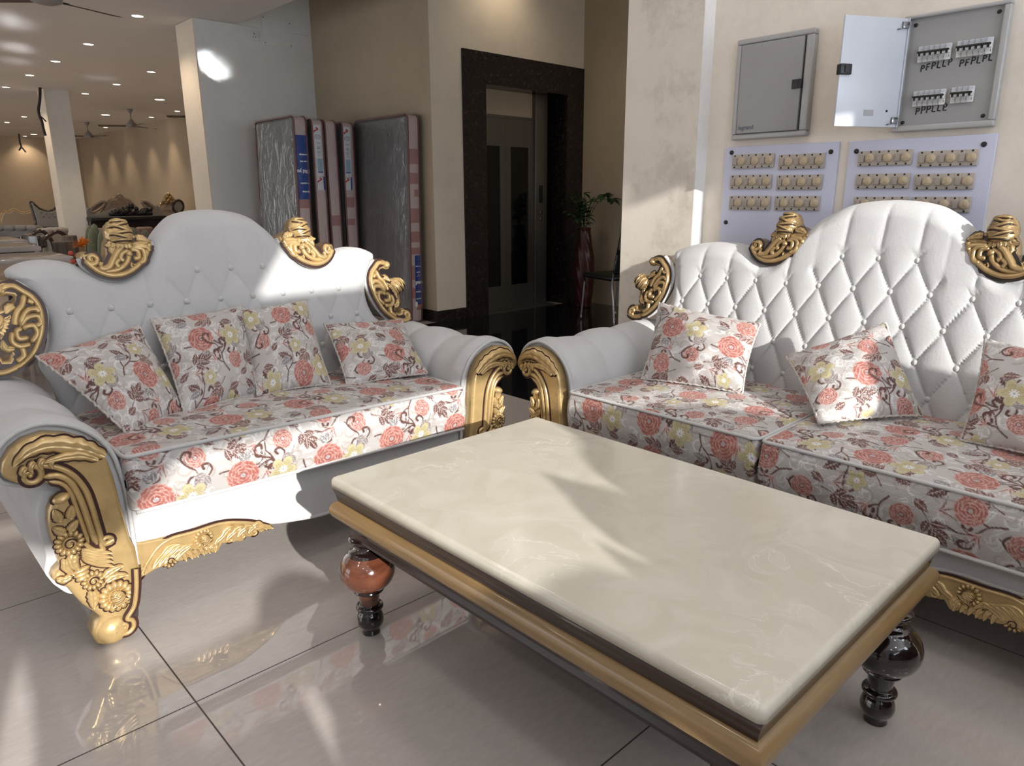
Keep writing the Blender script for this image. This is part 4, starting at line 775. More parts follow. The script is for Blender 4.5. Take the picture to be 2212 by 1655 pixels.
# ------------------------------------------------------------------ fan-regulator boards (plane x = XW, out of the wall = -x, viewer's right = -y)
def wp(px, py, x=XW): q = on(px, py, 'x', x); return q[1], q[2]
def wbox(mb, r0, r1, z0, z1, o0, o1, mat=0, bev=0): return mb.box((-o1, -r1, z0), (-o0, -r0, z1), mat, bev)
def wdisc(mb, r, z, R, o0, o1, mat=0, seg=24, bev=.002):
    st = mb.n; mb.lathe([(0, o1), (R-bev, o1), (R, o1-bev), (R*1.02, o0)], (0, 0, 0), seg, mat)
    return mb.xf(lambda p: (-p[2], -(r+p[0]), z+p[1]), st)
def board(label, tl, tr, z_bot, rows, colsA, screws, pw, ph):
    (y0, z0), (y1, z1) = wp(*tl), wp(*tr); zt = (z0+z1)/2; W_ = y0-y1
    t = thing('fan_regulator_board', label, 'switchboard', (XW, y0, 0))
    p = MB(); wbox(p, 0, W_, z_bot, zt, 0, .012, 0, .002); p.build('panel', M['lilac'], t)
    s0 = None
    for px, py in screws:
        y, z = wp(px, py)
        if s0 is None: m_ = MB(); wdisc(m_, 0, 0, .009, 0, .005); s0 = m_.build('screw', M['screw'], t); o = s0
        else: o = inst(s0, t)
        o.location = (-.012, y-y0, z)
    proto = None
    for r_i, py in enumerate(rows):
        for c_i, px in enumerate(colsA[r_i]):
            y, z = wp(px, py)
            if proto is None:
                b = MB(); wbox(b, 0, pw, -ph, 0, 0, .009, 0, .002); mw = pw/3
                for k in range(3):
                    wbox(b, k*mw+mw*.42, k*mw+mw*.44, -ph, 0, .009, .0096); wbox(b, k*mw-.0006, k*mw+.0006, -ph, 0, .009, .0098) if k else None
                    wdisc(b, k*mw+mw*.70, -ph/2, ph*.33, .009, .0105)
                for k in range(3):
                    for rr, zz in ((mw*.2, ph*.40), (mw*.2, -ph*.40), (mw*.72, ph*.42), (mw*.72, -ph*.42)): wdisc(b, k*mw+rr, zz-ph/2, .0035, .009, .0105, 1, 10, .0005)
                proto = b.build('regulator_plate', [M['plate'], M['screw']], t); o = proto; r0 = k0 = None
                for k in range(3):
                    if k == 0:
                        q = MB(); wbox(q, 0, mw*.30, -ph*.26, ph*.26, 0, .005, 0, .002); r0 = q.build('rocker_switch', M['rocker'], o); q = MB(); wdisc(q, 0, 0, ph*.29, 0, .009, 0, 24, .003)
                        for a in (0, 2.09, 4.19): q.box((-.0102, -.0012, 0), (-.009, .0012, ph*.22)); a_ = a; q.xf(lambda p: (p[0], p[1]*math.cos(a_)-p[2]*math.sin(a_), p[1]*math.sin(a_)+p[2]*math.cos(a_)), q.n-8)
                        k0 = q.build('regulator_knob', M['knob'], o)
                        a, b_ = r0, k0
                    else: a, b_ = inst(r0, o), inst(k0, o)
                    a.location = (-.009, -(k*mw+mw*.09), -ph/2); b_.location = (-.0095, -(k*mw+mw*.70), -ph/2)
            else:
                o = inst(proto, t)
                for ch in list(proto.children): d = ch.copy(); COL.objects.link(d); d.parent = o
            o.location = (-.012, y-y0, z)
    return t
pwA = wp(1588, 335)[0]-wp(1677.5, 335)[0]; phA = wp(1588, 335)[1]-wp(1588, 365)[1]
board('left lilac board of fan regulators under the closed grey breaker box', (1570, 318), (1816, 307), .80, (335, 379, 423.5), ((1588, 1688), (1583, 1683.5), (1581, 1679)), ((1584, 330), (1798, 328), (1571, 480)), pwA, phA)
pwB = wp(1859, 327)[0]-wp(1975, 327)[0]
board('right lilac board of fan regulators under the open breaker box', (1838, 306), (2158, 288), .80, (327.5, 376.5, 425), ((1859.5, 1988.5), (1854.5, 1981), (1850, 1975)), ((1853, 327), (2128, 312), (1838, 480)), pwB, wp(1859, 327)[1]-wp(1859, 359)[1])
# ------------------------------------------------------------------ closed breaker box
(ya, za), (yb, zb), (yc, zc2), (yd, zd) = wp(1596, 84, XW-.03), wp(1764, 61, XW-.03), wp(1578, 301, XW-.03), wp(1740, 296, XW-.03)
y0, y1, zt, zb_ = (ya+yc)/2, (yb+yd)/2, (za+zb)/2, (zc2+zd)/2; Wb, Hb = y0-y1, zt-zb_
t = thing('breaker_box', 'closed grey breaker box with a black latch, on the wall over the left board', 'breaker box', (XW, y0, zb_))
f = MB(); bw = .022
for r0, r1, z0, z1 in ((0, Wb, 0, bw), (0, Wb, Hb-bw, Hb), (0, bw, bw, Hb-bw), (Wb-bw*1.5, Wb, bw, Hb-bw)): wbox(f, r0, r1, z0, z1, 0, .034, 0, .006)
wbox(f, .01, Wb-.01, .01, Hb-.01, 0, .018); f.build('frame', M['metal_frame'], t)
g = MB(); wbox(g, Wb-bw*1.5-.006, Wb-bw*1.5-.0005, bw, Hb-bw, .018, .0195); g.build('gap_shadow_strip', M['screw'], t)  # dark strip painted for the shade in the door gap
d = MB(); wbox(d, bw+.002, Wb-bw*1.5-.006, bw+.002, Hb-bw-.002, .019, .037, 0, .003); door = d.build('door', M['metal_grey'], t)
yl, zl = wp(1722, 181, XW-.037); l = MB(); wbox(l, 0, .040, -.017, .017, 0, .006, 0, .002); wbox(l, .010, .026, -.012, .012, .006, .007); l = l.build('latch', M['black_plastic'], door); l.location = (-.037, yl-y0+.020, zl-zb_)
yl, zl = wp(1591, 281, XW-.0375); tm = text_mb('legrand', .024, lambda a, b: (-.0378, (yl-y0)-a-.006, (zl-zb_)+b), bold=.0006); tm.build('lettering', M['label_ink'], door)
# ------------------------------------------------------------------ open breaker box
def op(px, py, o=.03): q = on(px, py, 'x', XW-o); return q[1], q[2]
yL, yR, zT, zB = 1.058, .733, 1.778, 1.390
t2 = thing('breaker_box', 'open breaker box with door swung wide showing rows of breakers and handwritten letters', 'breaker box', (XW, yL, zB)); Wb, Hb = yL-yR, zT-zB
f = MB(); bw = .021
for r0, r1, z0, z1 in ((0, Wb, 0, bw), (0, Wb, Hb-bw*.6, Hb), (0, bw, bw, Hb-bw*.6), (Wb-bw, Wb, bw, Hb-bw*.6)): wbox(f, r0, r1, z0, z1, 0, .032, 0, .005)
f.build('frame', M['metal_frame'], t2); g = MB(); wbox(g, .008, Wb-.008, .008, Hb-.008, 0, .016); pl = g.build('inner_cover', M['metal_grey'], t2)
s0 = None
for r, z in ((bw+.016, Hb-.032), (Wb-bw-.016, Hb-.030), (bw+.012, bw+.012), (Wb-bw-.018, bw+.016)):
    if s0 is None: q = MB(); wdisc(q, 0, 0, .0065, 0, .004, 0, 14); s0 = q.build('screw', M['screw'], pl); o = s0
    else: o = inst(s0, pl)
    o.location = (-.016, -r, z)
def mcb(px, py, n, pole):
    """a row of n breakers; px,py = top-left pixel of the row"""
    y, z = op(px, py, .016); h, w = .052, pole*n; o = MB(); wbox(o, 0, w, -h, 0, 0, .012, 0, .002); wbox(o, 0, w, -h*.62, -h*.30, .012, .020, 0, .002)
    for k in range(n):
        wbox(o, k*pole+pole*.05, k*pole+pole*.95, -h*.22, -h*.03, .0115, .0128, 1)
        if k: wbox(o, k*pole-.0005, k*pole+.0005, -h, 0, .012, .0205, 2)
        wbox(o, k*pole+pole*.2, k*pole+pole*.7, -h*.86, -h*.84, .012, .0124, 2); wbox(o, k*pole+pole*.2, k*pole+pole*.6, -h*.78, -h*.76, .012, .0124, 2); wbox(o, k*pole+pole*.75, k*pole+pole*.85, -h*.85, -h*.72, .012, .0124, 3)
        wbox(o, k*pole+pole*.18, k*pole+pole*.62, -h*.62, -h*.45, .020, .0204, 3)
    b = o.build('breaker_row', [M['mcb_white'], M['metal_pale'], M['mcb_grey'], M['black_plastic']], t2); b.location = (-.016, y-yL, z-zB)
    lv = MB(); wbox(lv, .001, w-.001, -h*.46, -h*.33, .020, .031, 0, .003); lv.build('toggle_bar', M['black_plastic'], b)
    return b
mcb(1987.5, 102.5, 6, .0172); mcb(2071, 90.5, 6, .0176); mcb(1976.5, 198.5, 6, .0172); mcb(2058.5, 190, 4, .0172)
STR = {'P': [[(0, 0), (.08, 1)], [(.08, .98), (.5, .95), (.6, .75), (.45, .55), (.06, .50)]], 'F': [[(0, 0), (.1, 1)], [(.1, .98), (.65, 1.02)], [(.06, .52), (.55, .56)]], 'L': [[(.1, 1), (.0, .05)], [(.0, .05), (.6, .0)]], 'E': [[(.0, 0), (.08, 1)], [(.08, .98), (.5, .95), (.6, .75), (.45, .55), (.06, .50)], [(.0, .03), (.65, .0)]]}
def hand(txt, px0, py0, px1, py1, hpx):
    mb = MB(); (ya_, za_), (yb_, zb2) = op(px0, py0, .0162), op(px1, py1, .0162); n = len(txt); hz = op(px0, py0-hpx, .0162)[1]-za_
    for k, ch in enumerate(txt):
        f_ = k/(n-1); y = ya_+(yb_-ya_)*f_; z = za_+(zb2-za_)*f_+random.uniform(-.001, .001); s = hz*random.uniform(.92, 1.08)
        for st in STR[ch]:
            P = [(-.0168, y-a*s*.8-yL, z+b*s-zB) for a, b in st]; P = cat_rom(P, 4) if len(P) > 2 else P; mb.tube(P, .0019, 6)
    mb.build('handwritten_letters', M['marker'], pl)
hand('PFPLLP', 1989, 155, 2048.5, 140.5, 14); hand('PFPLPL', 2073, 144.5, 2135.5, 131.5, 14); hand('PPPLLE', 1978, 247.5, 2037, 238, 14.5)
# the swung-open door: hinged at the frame's left edge, leaning out into the room
hy, hz0, hz1 = yL-.016, zB+.016, zT-.010; best = None
def px_of(P):
    d = np.array(P)-CC; z = d@CF; return 1106+F_PX*(d@CR)/z, 827.5-F_PX*(d@CU)/z
for wd in np.linspace(.18, .33, 40):
    for th in np.linspace(.2, 2.2, 101):
        P = (XW-.034-wd*math.sin(th), hy+wd*math.cos(th)); e = abs(px_of((*P, hz0))[0]-1802)+abs(px_of((*P, hz0))[1]-276)+abs(px_of((*P, hz1))[0]-1824)+abs(px_of((*P, hz1))[1]-31)
        if best is None or e < best[0]: best = (e, wd, th)
print('door fit', best)
_, wd, th = best
d = MB(); d.box((-.004, 0, 0), (.004, wd, hz1-hz0), 0, .002); d.box((-.010, 0, 0), (-.004, .004, hz1-hz0)); dr = d.build('door', M['metal_pale'], t2); dr.location = (-.034, hy-yL, hz0-zB); dr.rotation_euler = (0, 0, th)
q = MB(); q.box((-.016, wd-.040, .170), (.008, wd+.006, .205), 0, .003); q.box((-.019, wd-.026, .176), (-.016, wd-.010, .199)); q.build('latch', M['black_plastic'], dr)
q = MB(); q.box((-.0055, .105, .038), (-.004, .145, .058)); q.build('sticker_remnant', M['mcb_grey'], dr); q = MB(); q.sphere((-.005, .05, .055), .004); q.build('rivet', M['screw'], dr)
for zz in (.012, hz1-hz0-.034):
    q = MB(); q.box((-.012, .002, zz), (-.004, .028, zz+.022), 0, .002); q.tube([(-.008, .030, zz), (-.008, .046, zz-.004)], .0022, 6); q.tube([(-.006, 0, zz-.006), (-.006, 0, zz+.03)], .004, 8); q.build('hinge', M['chrome'], dr)
# ------------------------------------------------------------------ mattresses wrapped in clear plastic
def mattress(label, x, y, th, w, h, lean, kind):
    t = thing('mattress', label, 'mattress', (x, y, 0), 0, None)
    sh = lambda p: (p[0]+p[2]*lean+.010*math.sin(p[2]*2.3+x*9)*(.3 if kind == 'front' else 1), p[1], p[2])
    O = [(a, b) for a, b in [(w/2+(w/2-.05)*sx+.05*math.cos(k), (h/2)+(h/2-.05)*sy+.05*math.sin(k)) for sx, sy, a0 in ((1, 1, 0), (-1, 1, PI/2), (-1, -1, PI), (1, -1, 1.5*PI)) for k in np.linspace(a0, a0+PI/2, 7)]]
    core = MB(); n = len(O)
    rings = [[(xx, a, b) for a, b in O] for xx in np.linspace(.012, th-.012, 4)]
    core.grid(np.array(rings), 0, cv=True); core.build('quilted_border', M['matt_side'], t).data.transform(Matrix.Identity(4)); bo = t.children[0]
    for i, v in enumerate(bo.data.vertices): v.co = sh(v.co)
    for xx, sgn in ((.0, -1), (th, 1)):
        nA, nB = 16, 36; fc = []
        for i in range(nA+1):
            row = []
            for j in range(nB+1):
                a, b = .012+(w-.024)*i/nA, .012+(h-.024)*j/nB
                cx_, cz_ = min(max(a, .05), w-.05), min(max(b, .05), h-.05); dd = math.hypot(a-cx_, b-cz_)
                if dd > .042: a, b = cx_+(a-cx_)*.042/dd, cz_+(b-cz_)*.042/dd
                row.append(sh((xx+.012*(1 if sgn < 0 else -1)-sgn*-1*.012*(math.sin(PI*i/nA)*math.sin(PI*j/nB))**.3, a, b)))
            fc.append(row)
        m_ = MB(); m_.grid(np.array(fc)); m_.build('grey_face' if sgn < 0 else 'back_face', M['matt_grey'], t)
        m_ = MB(); P = np.array([sh((xx+(.010 if sgn < 0 else -.010), a, b)) for a, b in O]); m_.tube(np.concatenate([P, P[:1]]), .008, 7); m_.build('piping', M['matt_pipe'], t)
    # pale and dusty pink appliqué panels on the narrow border
    z = .12 if kind == 'front' else .10; pm = MB(); k = 0
    while z < h-.2:
        hh = .09+.05*((k*7+int(x*100)) % 3)
        if (k+int(x*31)) % 3 != 1 or kind == 'front':
            if kind != 'plain' or k % 3 == 0:
                x0, x1 = (.018, th-.018) if k % 2 else (.018+th*.35*(k % 3 == 0), th-.018)
                pm.add([sh((x0, -.0015, z)), sh((x1, -.0015, z)), sh((x1, -.0015, z+hh*.7)), sh((x0, -.0015, z+hh*.7))], [(0, 1, 2, 3)], 0, False)
        z += hh*(1.25 if kind == 'front' else 1.9); k += 1
    pm.build('border_patches', M['matt_pink'], t)
    def lab(x0, x1, z0, z1, mt, nm='label', off=-.003):
        m_ = MB(); m_.box((x0, off, 0), (x1, off+.002, 0)); m_ = MB(); zs_ = np.linspace(z0, z1, 8); m_.grid([[sh((xx, off, zz)) for xx in (x0, x1)] for zz in zs_], 0, flip=True); return m_.build(nm, M[mt], t)
    def words(par, txt, size, xc, z, mt, flip=False, vert=False, bold=.001, off=-.0045):
        s_ = -1 if flip else 1
        fn = (lambda a, b: sh((xc+b*s_, off, z-a*s_))) if vert else (lambda a, b: sh((xc+a*s_, off, z+b*s_)))
        text_mb(txt, size, fn, bold=bold).build('lettering', M[mt], par)
    if kind == 'blue_top':
        l = lab(.004, th-.002, 1.15, 1.72, 'matt_blue'); words(l, 'Did yo', .046, th-.004, 1.415, 'white_print', True, bold=.002)
        words(l, 'we spend a', .021, th-.006, 1.30, 'white_print', True); words(l, 'life sleep', .023, th-.006, 1.225, 'white_print', True); words(l, 'on average', .021, th-.006, 1.555, 'white_print', True); words(l, 'in our bed', .020, th-.010, 1.495, 'white_print', True)
    if kind in ('strip',):
        l = lab(.022, .098, 1.36, 1.82, 'matt_label'); s2 = lab(.022, .085, 1.235, 1.355, 'matt_label', 'small_label')
        q = MB(); q.grid([[sh((xx, -.0046, zz)) for xx in (.085, .100)] for zz in (1.235, 1.355)]); q.build('blue_edge', M['matt_blue'], s2)
        m_ = MB()
        for zz, mt in ((1.775, 0), (1.325, 0)): m_.tube(cat_rom([sh((.045+.020*math.sin(k_*1.1), -.005, zz+.020-.008*k_)) for k_ in range(6)], 4), .006, 6)
        m_.build('emblem', M['label_red'], l)
        m_ = MB(); e_ = [sh((.060+.030*math.cos(k_), -.005, 1.715+.018*math.sin(k_))) for k_ in np.linspace(0, 2*PI, 24)]; m_.tube(e_, .0018, 5); c_ = [sh((.060+.010*math.cos(k_), -.005, 1.615+.010*math.sin(k_))) for k_ in np.linspace(0, 2*PI, 16)]; m_.tube(c_, .0022, 5)
        for zz in (1.72, 1.71, 1.66, 1.652, 1.585, 1.575, 1.565, 1.545): m_.grid([[sh((xx, -.0048, z_)) for xx in (.044, .078)] for z_ in (zz, zz+.003)])
        m_.build('print_marks', M['label_ink'], l)
        m_ = MB(); m_.grid([[sh((xx, -.0046, zz)) for xx in (.036, .088)] for zz in (1.40, 1.52)]); m_.build('picture', M['label_blue'], l)
        m_ = MB(); m_.grid([[sh((xx, -.0049, zz)) for xx in (.036, .088)] for zz in (1.392, 1.402)]); m_.build('blue_bar', M['matt_blue'], l)
    if kind == 'front':
        l = lab(.058, th+.004, .17, .635, 'matt_blue'); words(l, 'pwe', .046, .061, .37, 'white_print', bold=.003); words(l, 'natural p', .017, .062, .29, 'white_print'); words(l, 'n ground', .017, .062, .225, 'white_print'); words(l, 'close  we', .015, .062, .53, 'white_print'); words(l, 'wake u', .016, .070, .475, 'white_print')
        m_ = MB()
        for a, b in ((.092, .452), (.108, .446), (.080, .440)): m_.sphere(sh((a, -.0045, b)), (.004, .001, .004))
        m_.sphere(sh((.064, -.0045, .175)), (.016, .001, .030)); m_.build('dots', M['white_print'], l)
        m_ = MB(); m_.grid([[sh((xx, -.0042, zz)) for xx in (.058, th+.004)] for zz in (.155, .170)]); m_.build('orange_stripe', M['label_orange'], l)
    # clear wrap
    e = .010; rings = []
    for xx, i_ in ((-e, .03), (-e*.6, .0), (th+e*.6, 0), (th+e, .03)):
        rings.append([sh((xx, w/2+(a-w/2)*(1+2*(e-i_)/w), h/2+(b-h/2)*(1+2*(e-i_)/h)+.006*math.sin(9*a+14*b))) for a, b in O])
    m_ = MB(); m_.grid(np.array(rings), 0, cv=True); nA, nB = 10, 22
    for xx in (-e,): m_.grid([[sh((xx-.004*math.sin(13*i+5*j), .03+(w-.06)*i/nA, .03+(h-.06)*j/nB)) for j in range(nB+1)] for i in range(nA+1)])
    m_.build('plastic_wrap', M['film'], t); t['group'] = 'wrapped mattresses against the wall'; return t
mattress('leftmost plastic-wrapped mattress, broad dark grey face and blue label on its edge', 3.245, 6.35, .140, .80, 1.885, .010, 'blue_top')
mattress('plastic-wrapped mattress with white strip label directly right of the blue-labelled mattress edge', 3.440, 6.36, .130, .80, 1.870, .012, 'strip')
mattress('plain unlabelled mattress edge standing between the two white-labelled mattresses', 3.585, 6.37, .130, .80, 1.870, .012, 'plain')
mattress('white-labelled mattress edge next to the big dark mattress on the right', 3.755, 6.37, .135, .80, 1.860, .012, 'strip')
mattress('frontmost mattress at right with broad dark face and blue label near its foot', 3.935, 5.565, .135, .90, 1.885, .018, 'front')
# ------------------------------------------------------------------ lobby: vase with plant, black chair
v = thing('floor_vase', 'tall dark red woven floor vase holding leafy green stems beside the lift', 'vase', (5.88, 5.10, 0))
pr = cat_rom([(.0, 0), (.075, 0), (.085, .05), (.105, .20), (.115, .38), (.10, .56), (.075, .70), (.060, .80), (.066, .84), (.058, .84), (.05, .80)], 5)
A = np.linspace(0, 2*PI, 40, endpoint=False)
m_ = MB(); m_.grid([[((r+.005*math.sin(9*a+z*30))*math.cos(a), (r+.005*math.sin(9*a+z*30))*math.sin(a), z) for a in A] for r, z in pr], 0, cv=True); m_.build('vase_body', M['vase'], v)
def leafm(mb, p, d, L, W, mat=0, up=(0, 0, 1)):
    d = np.array(d, float); d /= np.linalg.norm(d); s_ = np.cross(d, up); s_ /= np.linalg.norm(s_)+1e-9; n_ = np.cross(s_, d); G = []
    for t in np.linspace(0, 1, 7):
        w = W*math.sin(PI*min(1, t*.9+.06))**.8*(1-.3*t); c = np.array(p)+d*L*t-np.array((0, 0, 1))*L*.35*t*t
        G.append([c-s_*w+n_*w*.3, c-n_*w*.12, c+s_*w+n_*w*.3])
    mb.grid(np.array(G), mat)
fol = MB(); stm = MB(); rr_ = random.Random(3)
for k in range(13):
    a = rr_.uniform(0, 2*PI); sp = rr_.uniform(.05, .24); hh = rr_.uniform(.98, 1.22); tip = np.array((sp*math.cos(a), sp*math.sin(a), hh)); P = cat_rom([(0, 0, .78), (tip[0]*.3, tip[1]*.3, .78+(hh-.78)*.6), tip], 5); stm.tube(P, .003, 5)
    for q in range(7):
        f_ = rr_.uniform(.4, 1); i_ = int(f_*(len(P)-1)); b = rr_.uniform(0, 2*PI); leafm(fol, P[i_], (math.cos(b), math.sin(b), rr_.uniform(-.3, .6)), rr_.uniform(.06, .10), rr_.uniform(.022, .032))
for dx in ((.20, -.14, 1.20), (.26, -.20, 1.14)):
    P = cat_rom([(0, 0, .8), (dx[0]*.4, dx[1]*.4, 1.1), dx], 6); stm.tube(P, .003, 5)
    for q in range(8): b = rr_.uniform(0, 2*PI); leafm(fol, P[-1-q//2], (math.cos(b), math.sin(b), rr_.uniform(-.6, .3)), .085, .028)
stm.build('stems', M['leaf'], v); fol.build('foliage', M['leaf'], v)
ch = thing('visitor_chair', 'black visitor chair with slim chrome legs in the dark lobby by the vase', 'chair', (5.42, 4.30, 0), -.25)
m_ = MB(); m_.box((-.22, -.22, .41), (.22, .24, .46), 0, .02); m_.build('seat', M['black_leather'], ch)
m_ = MB(); m_.box((-.21, -.26, .47), (.21, -.20, .98), 0, .025); m_.xf(lambda p: (p[0]*(1-.12*max(0, p[2]-.8)/.2), p[1]-(p[2]-.45)*.22, p[2])); m_.build('backrest', M['black_leather'], ch)
for sx in (-1, 1):
    m_ = MB(); m_.tube(cat_rom([(sx*.2, .22, .40), (sx*.205, .24, .20), (sx*.21, .26, .008)], 4), .010, 8); m_.build('leg', M['chrome'], ch)
    m_ = MB(); m_.tube(cat_rom([(sx*.2, -.30, .70), (sx*.2, -.22, .42), (sx*.205, -.25, .20), (sx*.21, -.28, .008)], 4), .010, 8); m_.build('leg', M['chrome'], ch)
# ------------------------------------------------------------------ showroom behind: ceiling lights and fans
LPX = [(297, 34), (191, 95), (120, 132), (64, 162), (13, 188), (327, 155), (252, 182), (184, 202), (345, 215), (228, 248), (383, 240), (327, 253), (228, 275), (73, 290), (54, 294), (52, 252), (15, 264), (86, 239)]
LDESC = ['nearest downlight, top left of the ceiling', 'second downlight in the row running left', 'third downlight of the row running left', 'fourth downlight of the row running left', 'downlight at the left edge of the photo', 'downlight just left of the big pillar', 'middle downlight of the second row', 'third downlight of the second row', 'large downlight above the ceiling fans, by the pillar', 'large downlight beside the hanging fan rods', 'small downlight touching the pillar edge above the far wall', 'small downlight between the fan and the pillar', 'small downlight between the two fans', 'large far downlight left of the column', 'tiny far downlight above the hanging cable', 'small far downlight in the left corner', 'small far downlight at the left edge', 'tiny downlight behind the column cable']
extra = [((1.412, 4.821), 'downlight above the seating area seen only as a reflection on the floor'), ((2.506, 4.803), 'downlight above the sofas reflected beside the table leg'), ((1.324, 10.57), 'downlight reflected behind the left sofa arm')]
lp = None; LIGHTS = []
def dl(x, y, r, label, big=False):
    t = thing('ceiling_downlight', 'round recessed '+label, 'downlight', (x, y, ZC), 0, 'recessed ceiling downlights')
    m_ = MB(); m_.lathe([(r*.80, -.004), (r*.90, -.007), (r, -.004), (r*1.02, 0)], (0, 0, 0), 24); m_.build('trim_ring', M['white_plastic'], t)
    m_ = MB(); m_.lathe([(0, -.0035), (r*.8, -.0035), (r*.81, -.001)], (0, 0, 0), 24); m_.build('lens', M['lamp_near'] if big else M['lamp'], t); LIGHTS.append((x, y))
for (px, py), ds in zip(LPX, LDESC):
    q = on(px, py, 'z', ZC); dl(q[0], q[1], .095 if 'large' in ds else .062, ds)
for (x, y), ds in extra: dl(x, y, .075, ds, True)
def fan(x, y, rz, label, zc=ZC, hd=.30, k=1.):
    t = thing('ceiling_fan', label, 'ceiling fan', (x, y, zc), rz)
    m_ = MB(); m_.lathe([(0, 0), (.055, 0), (.05, -.02), (.02, -.075), (.012, -.08), (.012, -hd+.12), (.03, -hd+.11), (.032, -hd+.08)], (0, 0, 0), 20); m_.build('downrod', M['fan_white'], t)
    m_ = MB(); m_.lathe([(.02, -hd+.12), (.045, -hd+.085), (.085, -hd+.03), (.10, -hd+.01), (.10, -hd-.02), (.06, -hd-.035), (0, -hd-.038)], (0, 0, 0), 28); m_.build('motor_housing', M['fan_white'], t)
    b0 = None
    for k in range(3):
        a = k*2*PI/3
        if b0 is None:
            q = MB(); G = []
            for s in np.linspace(0, 1, 10):
                r = .10+.50*s; w = .035+.028*s-.03*max(0, s-.85)/.15*.6
                G.append([(r, -w, -hd-.006-.010), (r, 0, -hd-.002), (r, w, -hd+.006)])
            q.grid(np.array(G)); G2 = np.array(G)-np.array((0, 0, .004)); q.grid(G2, 0, flip=True); q.box((.08, -.016, -hd-.006), (.16, .016, -hd-.001)); b0 = q.build('fan_blade', M['fan_brown'], t); o = b0
        else: o = inst(b0, t)
        o.rotation_euler = (0, 0, a)
    return t
q = on(280, 236, 'z', ZC); fan(q[0], q[1], .5, 'ceiling fan nearer the pillar, over the carved silver sofa back'); q = on(187, 264, 'z', ZC); fan(q[0], q[1], .95, 'smaller looking ceiling fan just right of the far column')
fan(1.43, 6.26, .37, 'near ceiling fan cut off by the top edge of the photo', ZC, .30)
q = on(440, 228, 'z', 2.55); fan(5.16, 13.2, 2.62, 'ceiling fan mostly hidden by the big pillar with one blade showing')
def cable(label, pts):
    m_ = MB()
    for P, r in pts: m_.tube(cat_rom(P, 6), r, 6)
    o = m_.build('hanging_cable', M['cable']); tag(o, label, 'cable')
def ypt(x, y, Y): q = on(x, y, 'y', Y); return tuple(q)
cable('loose cable hanging from the ceiling beside the far column', [([ypt(87, 193, 13.6)[:2]+(ZC,), ypt(86, 215, 13.6), ypt(83, 238, 13.6), ypt(86, 253, 13.6), ypt(90, 262, 13.6), ypt(94, 280, 13.6), ypt(98, 293, 13.6)], .022), ([ypt(87, 251, 13.6), ypt(94, 257, 13.6), ypt(100, 263, 13.6)], .010)])
cable('short forked cable hanging by the back wall', [([ypt(42, 296, 23.5)[:2]+(ZC,), ypt(43, 307, 23.5), ypt(46, 317, 23.5), ypt(41, 325, 23.5)], .022), ([ypt(46, 317, 23.5), ypt(51, 323, 23.5), ypt(56, 329, 23.5)], .020)])
# ------------------------------------------------------------------ showroom behind: furniture
def dtable(label, x0, x1, y0, y1, h, topm, th=.04, legm='dark_wood'):
    t = thing('dining_table', label, 'table', ((x0+x1)/2, (y0+y1)/2, 0)); hx, hy = (x1-x0)/2, (y1-y0)/2
    MB().box((-hx, -hy, h-th), (hx, hy, h), 0, .008).build('table_top', M[topm], t)
    m_ = MB(); m_.box((-hx+.04, -hy+.04, h-th-.08), (hx-.04, hy-.04, h-th)); m_.build('apron', M['wood_top'] if topm != 'marble_top' else M['dark_wood'], t)
    for sx in (-1, 1):
        for sy in (-1, 1): MB().box((sx*(hx-.08)-.035, sy*(hy-.08)-.035, 0), (sx*(hx-.08)+.035, sy*(hy-.08)+.035, h-th-.01), 0, .008).build('leg', M[legm], t)
dtable('long honey wood dining table nearest behind the left sofa', -.55, 1.20, 5.0, 5.66, .755, 'wood_top', .055)
dtable('grey marble topped dining table second behind the left sofa', -.35, 1.24, 5.75, 6.40, .78, 'marble_top')
dtable('third marble topped table with pale edge further back', -.1, 1.27, 6.9, 7.58, .795, 'marble_top')
dtable('small low table with cream stacked slabs at the left edge of the photo', .55, 1.36, 7.9, 8.8, .80, 'marble_top', .05)
fx, fy = atd(160, 4.35)
st_ = MB(); st_.lathe([(0, .745), (.13, .745), (.135, .725), (.03, .70), (.025, .10), (.11, .03), (.12, 0), (0, 0)], (fx, fy, 0), 24); tag(st_.build('plant_stand', M['dark_wood']), 'dark wooden stand behind the left sofa carrying the orange flowers', 'stand')
fo = thing('flower_arrangement', 'orange artificial flower arrangement in a small pot behind the left sofa', 'flowers', (fx, fy, .745))
m_ = MB(); m_.lathe([(0, 0), (.04, 0), (.05, .03), (.045, .06), (.04, .06)], (0, 0, 0), 16); m_.build('pot', M['dark_wood'], fo)
a_, b_, c_, g_ = MB(), MB(), MB(), MB()
for k in range(90):
    th, ph = rr_.uniform(0, 2*PI), rr_.uniform(0, 1.35); d = (math.cos(th)*math.sin(ph), math.sin(th)*math.sin(ph), math.cos(ph)+.1); leafm(a_ if k % 3 else b_, (.01, 0, .13), d, rr_.uniform(.06, .105), .0055)
for k in range(22): th = rr_.uniform(0, 2*PI); leafm(g_, (0, 0, .06), (math.cos(th), math.sin(th), rr_.uniform(-.2, .9)), .08, .016)
for p in ((-.07, -.03, .10), (-.04, -.05, .085), (-.06, -.02, .05)): c_.sphere(p, .015)
a_.build('orange_bloom', M['orange_petal'], fo); b_.build('yellow_bloom', M['yellow_petal'], fo); c_.build('small_blooms', M['red_petal'], fo); g_.build('foliage', M['leaf'], fo)
def puffs(mb, x0, x1, y0, y1, z0, z1, n, r=.05):
    w = (x1-x0)/n
    for k in range(n): mb.box((x0+k*w, y0, z0), (x0+(k+1)*w, y1, z1), 0, min(r, w*.45))
